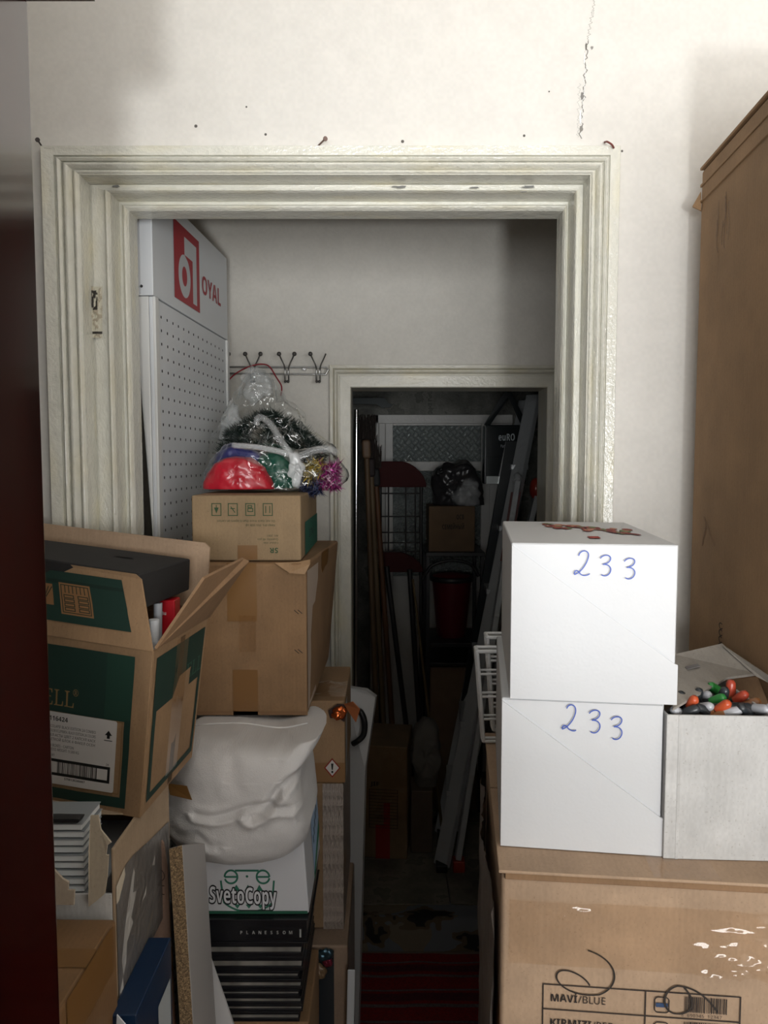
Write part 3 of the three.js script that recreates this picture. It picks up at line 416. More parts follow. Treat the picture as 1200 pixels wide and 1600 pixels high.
{ // tall carton against the wall at the right edge
  const g = thing('tall_carton', 'tall brown carton filling the right edge of the photo', 'carton');
  const far = P(1090, 500, 1.33), dir = V(0.085, 0, -1).normalize(), near = far.clone().addScaledVector(dir, -0.52), y0 = TOPR + 0.001, y1 = H(268, 1.33);
  near.y = far.y = 0; const wdir = V(1, 0, 0.085).normalize().multiplyScalar(0.55), c = [];
  for (let i = 0; i < 8; i++) { const q = (i & 4 ? near : far).clone(); if (i & 1) q.add(wdir); q.y = i & 2 ? y1 : y0; c.push(q); }
  const m = card(0.37, 0.225, 0.115); mesh('body', hexaGeo(c, 0.005), m, g);
  const lid = (z0, z1, a, b, lo, hi) => c.map((q, i) => tri(c, i & 1 ? b : a, i & 2 ? hi : lo, i & 4 ? z1 : z0));
  mesh('top_flap', hexaGeo(lid(0.0, 1, -0.006, 0.5, 1.001, 1.006), 0.0015), m, g); mesh('top_flap', hexaGeo(lid(0, 1, 0.505, 1.0, 1.001, 1.006), 0.0015), m, g);
  mesh('crease', hexaGeo(lid(0.0, 1, -0.004, 0.01, 0.972, 0.977), 0.001), m, g); mesh('crease', hexaGeo(lid(0, 1, -0.005, 0.01, 0.945, 0.948), 0.001), m, g);
  mesh('dented_corner', sheetGeo([tri(c, -0.001, 0.965, 0), tri(c, -0.025, 0.94, -0.004), tri(c, -0.001, 0.93, 0.01)], 0.004), m, g);
  const smear = canvasTex(256, 512, (k) => { k.clearRect(0, 0, 256, 512); seed = 31; k.strokeStyle = 'rgba(120,95,75,0.8)'; k.lineWidth = 5; for (let i = 0; i < 7; i++) { k.beginPath(); const x = rr(30, 220), y = rr(20, 200); k.moveTo(x, y); k.bezierCurveTo(x + rr(-20, 20), y + 60, x + rr(-30, 30), y + 90, x + rr(-20, 30), y + rr(100, 240)); k.stroke(); } });
  print('glue_marks', g, c, 'left', 0.12, 0.3, 0.78, 0.93, printed(smear), 0.001);
  const zig = canvasTex(64, 512, (k) => { k.clearRect(0, 0, 64, 512); k.strokeStyle = '#2c2219'; k.lineWidth = 7; for (let i = 0; i < 9; i++) { k.beginPath(); k.ellipse(32, 30 + i * 52, 18, 22, 0, 0.5, 5.5); k.stroke(); } });
  print('printed_marks', g, c, 'left', 0.28, 0.33, 0.12, 0.23, printed(zig), 0.001);
  const ln = canvasTex(128, 128, (k) => { k.clearRect(0, 0, 128, 128); k.strokeStyle = '#8a6a4c'; k.lineWidth = 5; k.beginPath(); k.moveTo(20, 10); k.lineTo(112, 80); k.moveTo(40, 30); k.lineTo(12, 90); k.stroke(); }); print('scratch', g, c, 'left', 0.1, 0.25, 0.32, 0.4, printed(ln), 0.001);
  settle(g);
}
{ // white wire baskets nested behind the boxes
  function basket(label, x0, x1, yT, yB, D, dd) {
    const g = thing('wire_basket', label, 'wire basket', 'white wire baskets'), base = TOPR + 0.004, A = P(x0, yT, D), B = P(x1, yT, D), r = 0.0028, n = [];
    const ins = 0.012, a = V(A.x + ins, base, A.z), b = V(B.x - ins, base, B.z), A2 = A.clone().add(V(0, 0, -dd)), B2 = B.clone().add(V(0, 0, -dd)), a2 = a.clone().add(V(0, 0, -dd + ins)), b2 = b.clone().add(V(0, 0, -dd + ins));
    mesh('rim', wire([A, B, B2, A2, A], r * 1.25), mWhiteWire, g); mesh('base_ring', wire([a, b, b2, a2, a], r), mWhiteWire, g);
    for (const [p, q] of [[A, a], [B, b], [A2, a2], [B2, b2]]) mesh('corner_wire', rod(p, q, r * 1.1), mWhiteWire, g);
    for (let k = 1; k < 4; k++) { const t = k / 4; mesh('band_wire', wire([A.clone().lerp(a, t), B.clone().lerp(b, t), B2.clone().lerp(b2, t), A2.clone().lerp(a2, t), A.clone().lerp(a, t)], r * 0.8), mWhiteWire, g); }
    for (let k = 1; k < 4; k++) { const t = k / 4; mesh('upright_wire', rod(A.clone().lerp(B, t), a.clone().lerp(b, t), r * 0.8), mWhiteWire, g); mesh('upright_wire', rod(A2.clone().lerp(B2, t), a2.clone().lerp(b2, t), r * 0.8), mWhiteWire, g); }
    settle(g);
  }
  basket('white wire basket in front, half hidden behind the lower numbered box', 746, 905, 1018, 1145, 1.245, 0.028);
  basket('taller white wire basket behind the other basket', 762, 900, 996, 1145, 1.3, 0.03);
}
// ---------- left column: green carton and what it stands on ----------
const BASE = 0.9;
{
  const g = thing('base_carton', 'plain brown carton at the foot of the left pile', 'carton'); mesh('body', hexaGeo(upright(V(-0.68, 0, -0.72), V(-0.352, 0, -0.72), 0, BASE, 0.33)), mKraft2, g); settle(g);
  const h = thing('base_carton', 'plain brown carton under the blue binder', 'carton'); mesh('body', hexaGeo(upright(V(-0.348, 0, -0.84), V(-0.2, 0, -0.84), 0, 0.62, 0.2)), mKraft2, h); settle(h);
}
{
  const g = thing('green_carton', 'open brown carton with dark green print and a white barcode label', 'carton');
  const FTL = P(-20, 978, 1.07), FTR = P(239, 1018, 0.98), FBR = P(219, 1279, 0.98), FBL = P(-20, 1240, 1.07), BTR = P(325, 964, 1.215), BBR = P(300, 1183, 1.215);
  const BTL = FTL.clone().add(BTR).sub(FTR), BBL = FBL.clone().add(BBR).sub(FBR), c = [BBL, BBR, BTL, BTR, FBL, FBR, FTL, FTR];
  const wl = (x0, x1, y0, y1, z0, z1) => c.map((q, i) => tri(c, i & 1 ? x1 : x0, i & 2 ? y1 : y0, i & 4 ? z1 : z0));
  const fw = mesh('front_wall', hexaGeo(wl(0, 1, 0, 1, 0.98, 1), 0.0018), mKraft, g); mesh('back_wall', hexaGeo(wl(0, 1, 0, 1, 0, 0.02), 0.0018), mKraft, g);
  const sw = mesh('side_wall', hexaGeo(wl(0.985, 1, 0, 1, 0.02, 0.98), 0.0018), mKraft, g); mesh('side_wall', hexaGeo(wl(0, 0.015, 0, 1, 0.02, 0.98), 0.0018), mKraft, g); mesh('bottom', hexaGeo(wl(0.015, 0.985, 0, 0.02, 0.02, 0.98), 0.0018), mKraft, g);
  const green = '#15332a', kraft = '#8a6540';
  const ft = canvasTex(1400, 1100, (k, w, h) => {
    k.clearRect(0, 0, w, h); k.fillStyle = green; k.fillRect(0, 40, 1266, 440); k.fillStyle = '#193c30'; k.fillRect(1040, 40, 226, 440);
    k.fillStyle = green; k.fillRect(0, h - 110, 1266, 70); k.fillRect(1214, 470, 52, h - 520); k.strokeStyle = '#8b6b42'; k.lineWidth = 6; k.strokeRect(-20, 488, 1218, h - 620);
    k.fillStyle = '#8d6f45'; k.font = '150px serif'; k.fillText('ELL', 500, 440); k.font = '64px serif'; k.fillText('®', 760, 360);
  });
  print('green_print', fw, c, 'front', 0.02, 0.999, 0.01, 0.99, printed(ft), 0.001);
  const lt = canvasTex(900, 760, (k, w, h) => {
    k.fillStyle = '#cfcac6'; k.beginPath(); k.roundRect(0, 0, w, h, 24); k.fill(); k.fillStyle = '#1b1a1a'; k.font = 'bold 66px sans-serif'; k.fillText('116424', 130, 92);
    k.font = '40px sans-serif'; ['ECOLAPIF BLACK EDITION 24 COMBO', 'COLOR ECLIPRMEA, BLACK EDITION 24 COLORS', 'ГЕЛ-АСТЫ ЦВЕТ 2 КАПСУЛ КАСК', 'ЧЕТКОЙ БЛОК 4 ФАКЕЛ ОСЕН'].forEach((s, i) => k.fillText(s, 130, 165 + i * 46, 540)); k.fillText('18 BOXES - CARTON', 130, 368, 300); k.fillText('GROSS WEIGHT: 9.588 KG', 130, 410, 360); k.font = '34px sans-serif'; k.fillText('PART', 130, 470);
    k.beginPath(); k.moveTo(810, 110); k.lineTo(850, 160); k.lineTo(826, 160); k.lineTo(826, 195); k.lineTo(794, 195); k.lineTo(794, 160); k.lineTo(770, 160); k.fill(); k.fillRect(765, 212, 90, 8);
    k.fillRect(110, 492, 740, 176); k.fillStyle = '#cfcac6'; k.fillRect(138, 522, 684, 116); k.fillStyle = '#1b1a1a'; seed = 9; let x = 240; while (x < 700) { const b = rr(3, 12); k.fillRect(x, 522, b, 116); x += b + rr(4, 9); } k.font = 'bold 34px sans-serif'; k.fillText('5798130246467', 330, 704); k.font = '30px sans-serif'; k.fillText('QTY', 120, 706); k.fillText('24', 800, 480); k.fillText('3', 150, 600);
  });
  const lab = print('barcode_label', fw, c, 'front', 0.345, 0.832, 0.13, 0.56, printed(lt, { roughness: 0.4 }), 0.002);
  const rt = canvasTex(800, 1000, (k, w, h) => { k.clearRect(0, 0, w, h); k.strokeStyle = green; k.lineWidth = 44; k.strokeRect(60, 60, w - 110, h - 130); k.fillStyle = green; k.fillRect(60, 60, w - 110, 330); k.fillStyle = '#2e5847'; k.font = '150px serif'; k.fillText('ELL', 500, 340); k.fillStyle = '#3b2a18'; k.globalAlpha = 0.6; k.fillRect(360, 0, 70, h); });
  print('green_print', sw, c, 'right', 0.02, 0.98, 0.02, 0.98, printed(rt), 0.001);
  print('clear_tape', sw, c, 'right', 0.38, 0.6, 0.1, 0.98, mClearTape, 0.002);
  // flaps
  const fl = [P(-20, 864, 1.11), P(212, 897, 1.025), P(221, 905, 1.022), FTR.clone(), FTL.clone()], flap = mesh('front_flap', sheetGeo(fl, 0.0035), mKraft, g);
  const fc = [null, null, null, null, FTL, FTR, P(-20, 864, 1.11), P(214, 897, 1.023)], fcc = fc.map((q, i) => (q || fc[i + 4]).clone()); for (let i = 0; i < 4; i++) fcc[i].z -= 0.004;
  const fpt = canvasTex(1024, 512, (k, w, h) => { k.clearRect(0, 0, w, h); k.fillStyle = green; k.fillRect(0, 50, w - 70, h - 150); k.fillStyle = '#0f281f'; k.fillRect(0, 110, w - 70, 26); const pic = (x, ww) => { k.fillStyle = kraft; k.fillRect(x, 130, ww, 225); k.strokeStyle = '#222a1c'; k.lineWidth = 6; k.strokeRect(x + 14, 145, ww - 28, 195); for (let i = 1; i < 7; i++) { k.beginPath(); k.moveTo(x + 14 + i * (ww - 28) / 7, 145); k.lineTo(x + 14 + i * (ww - 28) / 7, 200); k.stroke(); } for (let i = 0; i < 4; i++) { k.strokeRect(x + 30, 215 + i * 30, ww * 0.3, 20); k.strokeRect(x + ww * 0.58, 215 + i * 30, ww * 0.3, 20); } }; pic(515, 215); k.fillStyle = kraft; k.fillRect(350, 150, 120, 150); k.strokeStyle = '#222a1c'; for (let i = 0; i < 5; i++) { k.beginPath(); k.moveTo(400, 280); k.lineTo(370 + i * 24, 170); k.stroke(); } });
  print('flap_print', flap, fcc, 'front', 0.01, 0.97, 0.02, 0.98, printed(fpt), 0.003);
  mesh('back_flap', sheetGeo([P(0, 810, 1.29), P(320, 848, 1.24), P(328, 856, 1.238), P(323, 964, 1.215), BTL.clone()], 0.0035), mKraft3, g);
  mesh('side_flap', sheetGeo([P(243, 1013, 0.982), P(318, 903, 1.03), P(380, 872, 1.17), P(388, 876, 1.18), P(327, 963, 1.213)], 0.004), mKraftIn, g);
  settle(g);
  // black slab box lying in it, red and white packs
  const sl = [P(60, 930, 1.2), P(296, 922, 1.2), P(60, 842, 1.205), P(298, 873, 1.2), P(60, 940, 1.06), P(229, 950, 1.03), P(62, 872, 1.07), P(218, 897, 1.035)];
  const b = thing('black_slab_box', 'flat black box lying on top inside the green carton', 'box'); mesh('body', hexaGeo(sl, 0.003), mBlackMatte, b); print('thumb_slot', b, sl, 'top', 0.58, 0.7, 0.6, 0.68, M(C(0.003, 0.003, 0.003)), 0.0012); settle(b);
  const rc = upright(P(246, 985, 1.12), P(274, 985, 1.12), H(1030, 1.12), H(938, 1.12), 0.03), r = thing('red_pack', 'red and white pack standing in the corner of the green carton', 'package'); mesh('body', hexaGeo(rc, 0.002), M(C(0.55, 0.01, 0.02), { roughness: 0.3 }), r);
  const rp = canvasTex(128, 256, (k) => { k.clearRect(0, 0, 128, 256); k.fillStyle = '#e8e4e2'; k.font = 'bold 30px sans-serif'; k.fillText('Bu', 30, 90); k.fillRect(0, 0, 8, 256); }); print('pack_print', r, rc, 'front', 0, 1, 0.3, 1, printed(rp), 0.001); settle(r);
  const tm = M(C(0.7, 0.71, 0.72), { roughness: 0.3 });
  solo('white_tube', 'white tube in front of the red pack in the green carton', 'tube', rod(P(239, 1055, 1.05), P(241, 968, 1.05), 0.0075), tm, 'white tubes in the green carton'); solo('white_tube', 'taller grey tube behind the white tube in the green carton', 'tube', rod(P(246, 1050, 1.09), P(247, 942, 1.09), 0.0065), M(C(0.45, 0.47, 0.5), { roughness: 0.3 }), 'white tubes in the green carton');
}
{ // torn carton of booklets under the green carton
  const g = thing('torn_carton', 'torn carton with grey tape and an open front full of booklets', 'carton');
  const L = V(-0.64, 0, -0.9), R = V(-0.34, 0, -0.9), y1 = 1.112, c = upright(L, R, BASE + 0.001, y1, 0.235);
  const wl = (x0, x1, yy0, yy1, z0, z1) => c.map((q, i) => tri(c, i & 1 ? x1 : x0, i & 2 ? yy1 : yy0, i & 4 ? z1 : z0));
  const tw = mesh('side_wall', hexaGeo(wl(0.985, 1, 0, 1, 0, 1), 0.0015), mKraftPale, g); mesh('side_wall', hexaGeo(wl(0, 0.012, 0, 1, 0, 1), 0.0015), mKraft, g); mesh('back_wall', hexaGeo(wl(0.012, 0.985, 0, 1, 0, 0.012), 0.0015), mKraft, g); mesh('bottom', hexaGeo(wl(0.012, 0.985, 0, 0.01, 0.012, 1), 0.0015), mKraft, g);
  mesh('front_wall', hexaGeo(wl(0.012, 0.985, 0.01, 0.72, 0.985, 1), 0.0015), mWhiteRough, g); mesh('top_flap', hexaGeo(wl(0.01, 1, 1.0, 1.012, 0.0, 0.62), 0.0015), mKraftPale, g);
  // torn pale strip left standing at the corner
  const q = (px, py, D) => P(px, py, D);
  mesh('torn_strip', sheetGeo([q(139, 1416, 0.893), q(139, 1330, 0.895), q(142, 1274, 0.9), q(154, 1274, 0.9), q(158, 1296, 0.898), q(174, 1316, 0.896), q(168, 1320, 0.896), q(166, 1335, 0.896), q(170, 1336, 0.896), q(168, 1370, 0.894), q(164, 1396, 0.893), q(150, 1408, 0.893)], 0.003), card(0.55, 0.47, 0.36), g);
  mesh('torn_strip', sheetGeo([q(40, 1345, 0.888), q(76, 1348, 0.888), q(98, 1372, 0.887), q(108, 1378, 0.887), q(107, 1390, 0.887), q(117, 1390, 0.887), q(116, 1413, 0.887), q(40, 1412, 0.889)], 0.003), card(0.55, 0.46, 0.36), g);
  // grey tape wound round the side with bare torn patches
  const tt = canvasTex(1024, 1024, (k, w, h) => {
    k.clearRect(0, 0, w, h); k.scale(1, 1.45); seed = 21; const gr = ['#6f6b68', '#625e5c', '#7a7673']; k.fillStyle = gr[0]; k.beginPath(); k.moveTo(0, 150); k.lineTo(90, 165); k.lineTo(160, 120); k.lineTo(300, 130); k.lineTo(520, 170); k.lineTo(1024, 250); k.lineTo(1024, 1024); k.lineTo(0, 1024); k.fill();
    for (let i = 0; i < 6; i++) { k.fillStyle = gr[(i + 1) % 3]; k.globalAlpha = 0.7; k.beginPath(); const y = 330 + i * 120; k.moveTo(0, y + 130); k.lineTo(1024, y - 60); k.lineTo(1024, y - 20); k.lineTo(0, y + 170); k.fill(); } k.globalAlpha = 1;
    const rag = (pts, c) => { k.fillStyle = c; k.beginPath(); pts.forEach(([x, y]) => k.lineTo(x, y)); k.fill(); };
    rag([[60, 520], [120, 400], [200, 290], [290, 190], [310, 220], [270, 300], [330, 320], [230, 400], [260, 440], [150, 480], [130, 560], [80, 600]], '#bdbab6'); rag([[20, 640], [70, 600], [80, 670], [30, 720]], '#d6d2cc'); rag([[430, 420], [520, 380], [500, 420]], '#c2bfbb'); rag([[640, 330], [700, 300], [690, 350]], '#c2bfbb'); rag([[0, 150], [140, 120], [150, 160], [40, 230], [0, 230]], '#d9cdb8');
    k.strokeStyle = '#8d7f66'; k.lineWidth = 8; k.beginPath(); k.moveTo(20, 900); k.lineTo(640, 560); k.stroke();
  });
  print('grey_tape', tw, c, 'right', 0, 0.97, 0.0, 0.97, printed(tt, { roughness: 0.3, bumpMap: reps(T.film, 2), bumpScale: 0.002 }), 0.0012);
  settle(g);
  // booklets
  let y = H(1408, 0.905); const say = ['lowest', 'second', 'third', 'fourth', 'fifth', 'sixth', 'seventh', 'eighth', 'ninth', 'topmost']; const base = 1.112 * 0 + BASE + 0.001 + 0.0035; let k = 0;
  const n = 10, top = H(1287, 0.905), dy = (top - y) / n;
  const under = thing('paper_stack', 'pale ream under the booklets in the torn carton', 'paper'); mesh('sheets', rb(-0.62, -0.372, base, y - 0.0005, -1.12, -0.915, 0.002), mPaper, under); settle(under);
  for (let i = 0; i < n; i++) { const b = thing('booklet', 'pale booklet in the torn carton, ' + say[i] + ' of the pile', 'booklet', 'booklets in the torn carton'), x1 = P(132 + (i > 6 ? -4 : 0) + rr(-4, 3), 1340, 0.905).x, z = -0.905 - rr(0, 0.003); mesh('pages', rb(-0.6, x1, y + 0.0012, y + dy - 0.0014, z, z - 0.06, 0.001), mPaper, b); mesh('cover', bx(-0.6, x1 + 0.001, y + dy - 0.0014, y + dy - 0.0004, z + 0.001, z - 0.061), M(C(0.28, 0.3, 0.31), { roughness: 0.6 }), b); y += dy; settle(b); }
  solo('black_folder', 'black folder lying under the green carton on the booklets', 'folder', hexaGeo([P(40, 1281, 0.96), P(140, 1272, 0.96), P(40, 1266, 0.965), P(143, 1264, 0.965), P(40, 1283, 0.9), P(122, 1286, 0.9), P(40, 1279, 0.9), P(124, 1280, 0.9)], 0.001), mBlack);
}
{ // brown carton low at the left
  const g = thing('brown_carton', 'glossy brown carton at the lower left beside the wardrobe', 'carton'); const y1 = H(1437, 0.885);
  const c = upright(V(-0.62, 0, -0.735), V(P(95, 1565, 0.735).x, 0, -0.73), BASE + 0.001, y1, 0.158); const m = card(0.26, 0.145, 0.065, { roughness: 0.45 }); mesh('body', hexaGeo(c, 0.005), m, g);
  print('tape', g, c, 'top', 0, 1, 0.42, 0.62, mTape, 0.001); print('tape', g, c, 'right', 0.1, 0.9, 0.55, 1, mTape, 0.001); settle(g);
}
{ // blue binder
  const g = thing('blue_binder', 'dark blue binder box standing below the pinkish cardboard', 'binder'); const y1 = 0.917, c = upright(V(-0.3385, 0, -0.868), V(-0.306, 0, -0.868), 0.621, y1, 0.15);
  mesh('body', hexaGeo(c, 0.002), M(C(0.007, 0.026, 0.07), { roughness: 0.3 }), g);
  const t = canvasTex(256, 512, (k) => { k.fillStyle = '#aeb4b8'; k.fillRect(0, 0, 256, 512); k.fillStyle = '#2a3440'; k.font = 'bold 60px sans-serif'; k.save(); k.translate(90, 480); k.rotate(-Math.PI / 2); for (let i = 0; i < 3; i++) k.fillText('80250', 0 + i * 4, i * 62 - 10); k.restore(); });
  print('spine_label', g, c, 'right', 0.55, 0.92, 0.1, 0.82, printed(t), 0.001); settle(g);
  solo('white_paper', 'white sheet corner sticking up at the bottom left', 'paper', sheetGeo([P(180, 1640, 0.86), P(183, 1585, 0.86), P(196, 1600, 0.858), P(206, 1640, 0.858)], 0.0015), M(C(0.7, 0.74, 0.8), { roughness: 0.8 }));
}
{ // pinkish cardboard, chipboard, white panel
  const g = thing('cardboard_sheet', 'pinkish brown cardboard sheet standing beside the chipboard panel', 'cardboard'), D = 1.09; const a = P(222, 1700, D), b = P(262, 1316, D);
  const pts = [P(247, 1303, D), P(256, 1318, D), P(262, 1360, D), P(268, 1480, D), P(277, 1650, D)]; const lo = pts[4].clone(); lo.y = 0.002; const ll = P(222, 1500, D); ll.y = 0.002;
  mesh('sheet', sheetGeo([...pts, lo, ll, P(226, 1600, D)], 0.005), card(0.5, 0.33, 0.25), g); mesh('tape', sheetGeo([P(252, 1500, D - 0.004), P(269, 1478, D - 0.004), P(271, 1515, D - 0.004), P(250, 1540, D - 0.004)], 0.0008), mTape, g);
  const t = canvasTex(128, 256, (k) => { k.clearRect(0, 0, 128, 256); k.strokeStyle = '#2b2320'; k.lineWidth = 7; k.beginPath(); k.moveTo(60, 20); k.bezierCurveTo(110, 60, 100, 110, 40, 110); k.moveTo(90, 150); k.bezierCurveTo(10, 140, 10, 220, 90, 220); k.stroke(); }); const q = P(253, 1380, D - 0.0042); mesh('marker_scribble', new THREE.PlaneGeometry(0.018, 0.05).translate(q.x, q.y, q.z), printed(t), g); settle(g);
}
{
  const g = thing('chipboard_panel', 'thick grey chipboard panel with a raw speckled edge, upright below the sack', 'board');
  const f = (px, py, D) => P(px, py, D), c = [f(303, 1330, 1.21), f(320, 1330, 1.21), f(303, 1316, 1.21), f(320, 1318, 1.21), f(281, 1600, 1.05), f(302, 1600, 1.05), f(264, 1326, 1.05), f(285, 1320, 1.05)];
  const lo = (q, up) => { const d = up.clone().sub(q), k = (q.y - 0.002) / d.y; return q.clone().addScaledVector(d, -k); }; c[4] = lo(c[4], c[6]); c[5] = lo(c[5], c[7]); c[0] = c[4].clone().add(c[2]).sub(c[6]); c[1] = c[5].clone().add(c[3]).sub(c[7]); c[0].y = c[1].y = 0.002;
  mesh('board', hexaGeo(c, 0.0012), M(C(0.4, 0.38, 0.37), { roughness: 0.6 }), g); print('raw_edge', g, c, 'front', 0.02, 0.98, 0, 1, M(C(0.42, 0.34, 0.25), { map: reps(T.speck, 0.25, 14), roughness: 0.95 }), 0.0012); settle(g);
  const D = 1.235, a = P(314, 1452, D), b = P(372, 1620, D), k = (a.y - 0.003) / (a.y - b.y), e = a.clone().lerp(b, k);
  solo('white_board', 'pale slanted panel leaning in front of the black books', 'board', sheetGeo([a, e, V(a.x - 0.012, 0.003, a.z), a.clone().add(V(-0.012, -0.01, 0))], 0.006), M(C(0.58, 0.57, 0.57), { roughness: 0.6 }));
}
// ---------- hall: pegboard display, middle pile, coat hooks, bags ----------
{
  const g = thing('pegboard_display', 'white pegboard display stand with a red and white header sign', 'display stand');
  const nT = P(238, 462, 1.57), fT = P(355, 531, 2.15), yS = nT.y, yH = 2.175, side = (t) => V(-t, 0, -t * 0.07);
  const mk = (yb, yt, tb, tt, grow = 0) => { const c = []; for (let i = 0; i < 8; i++) { const near = !(i & 1), q = V(near ? nT.x : fT.x, i & 2 ? yt : yb, near ? nT.z : fT.z); if (!(i & 4)) q.add(side(i & 2 ? tt : tb)); else q.x += grow; c.push(q); } return c; };
  // the board faces the middle of the hall: front = +x side
  const white = M(C(0.66, 0.68, 0.7), { roughness: 0.3, specularIntensity: 0.5 }), edge = M(C(0.68, 0.68, 0.66), { roughness: 0.4 });
  const hc = mk(yS + 0.001, yH, 0.04, 0.046, 0.002), pc = mk(0.03, yS - 0.001, 0.008, 0.008);
  mesh('header_box', hexaGeo(hc, 0.002), white, g); mesh('board', hexaGeo(pc, 0.002), white, g); mesh('side_wing', hexaGeo(mk(1.4, yS - 0.001, 0.0085, 0.04).map((q, i) => { if (i & 4) q.add(side(0.0082)); return q; }), 0.001), edge, g); mesh('foot', bx(nT.x - 0.05, fT.x + 0.02, 0, 0.03, fT.z, nT.z), edge, g);
  const strip = (u0, u1, v0, v1, l) => mesh('edge_rail', hexaGeo(pc.map((q, i) => { const c = tri(pc, i & 1 ? u1 : u0, i & 2 ? v1 : v0, 1); if (i & 4) c.x += l; return c; }), 0.001), edge, g);
  strip(0, 0.035, 0, 1, 0.006); strip(0.965, 1, 0, 1, 0.006);
  const holes = canvasTex(1024, 2048, (k, w, h) => { k.clearRect(0, 0, w, h); for (let j = 0; j < 64; j++) for (let i = 0; i < 14; i++) { k.fillStyle = '#34383b'; k.fillRect(60 + i * 68, 24 + j * 31.6, 11, 6); } });
  print('peg_holes', g, pc, 'front', 0.02, 0.98, 0.02, 0.995, printed(holes), 0.0008);
  const logo = canvasTex(1024, 512, (k, w, h) => {
    k.clearRect(0, 0, w, h); const red = '#a41f2c'; k.fillStyle = red; k.fillRect(230, 60, 330, 420);
    k.fillStyle = '#c2c4c6'; k.beginPath(); k.ellipse(358, 330, 76, 118, 0, 0, 7); k.fill(); k.fillStyle = red; k.beginPath(); k.ellipse(358, 330, 32, 54, 0, 0, 7); k.fill();
    k.fillStyle = '#c2c4c6'; k.fillRect(360, 110, 160, 100); k.fillRect(466, 110, 54, 340); k.fillStyle = red; k.beginPath(); k.moveTo(360, 210); k.lineTo(466, 210); k.lineTo(466, 270); k.fill();
    k.fillStyle = red; k.font = 'bold 150px sans-serif'; k.save(); k.translate(590, 348); k.scale(0.82, 1); k.fillText('OYAL', 0, 0); k.restore();
  });
  print('header_print', g, hc, 'front', 0.0, 1.0, 0.05, 0.98, printed(logo, { roughness: 0.4, specularIntensity: 0.3 }), 0.001);
  const sc = P(221, 447, 1.568); mesh('screw', new THREE.SphereGeometry(0.003, 8, 6).translate(sc.x, sc.y, sc.z), mBlack, g);
  settle(g);
  solo('cable', 'black cable running down the hall corner behind the display header', 'cable', tube([V(-0.6, 2.7, -2.3), V(-0.6, 2.4, -2.3), V(-0.598, 2.2, -2.3), V(-0.6, 1.2, -2.3), V(-0.6, 0.01, -2.3)], 0.004, 30), mBlack);
}
{ // coat hook rail on the far wall
  const g = thing('coat_hook_rail', 'chrome wire coat hook rail with small balls on the hall wall', 'coat hooks'), D = 2.318, ch = M(C(0.42, 0.42, 0.41), { metalness: 1, roughness: 0.3 }), bm = M(C(0.06, 0.055, 0.05), { roughness: 0.4 });
  const p = (x, y, d = D) => P(x, y, d); mesh('rail', wire([p(300, 573), p(509, 574), p(513, 578), p(509, 585), p(300, 583)], 0.0026), ch, g);
  for (const x of [345, 395, 448, 497]) {
    const dx = x < 400 ? 0.9 : 1; const hk = (s) => { const b = p(x + s * 12, 553, D - 0.05), m = p(x + s * 3, 575, D - 0.006), lo = p(x + s * 3, 590, D - 0.004), t1 = p(x + s * 2, 596, D - 0.03); const hm = mesh('hook', tube([b, p(x + s * 9, 560, D - 0.04), m, lo, p(x + s * 3, 597, D - 0.012), t1], 0.0024, 30), ch, g); const k = x === 497 && s > 0; if (!k) mesh('ball', new THREE.SphereGeometry(0.0068, 14, 10).translate(...b.toArray()), bm, hm); mesh('ball', new THREE.SphereGeometry(0.0045, 12, 8).translate(...t1.toArray()), bm, hm); };
    hk(-1); hk(1);
  }
  for (const x of [476, 330]) { const q = p(x, 577, 2.336); mesh('screw', new THREE.CylinderGeometry(0.005, 0.005, 0.03, 12).rotateX(Math.PI / 2).translate(q.x, q.y, q.z), mChrome, g); }
  settle(g);
}
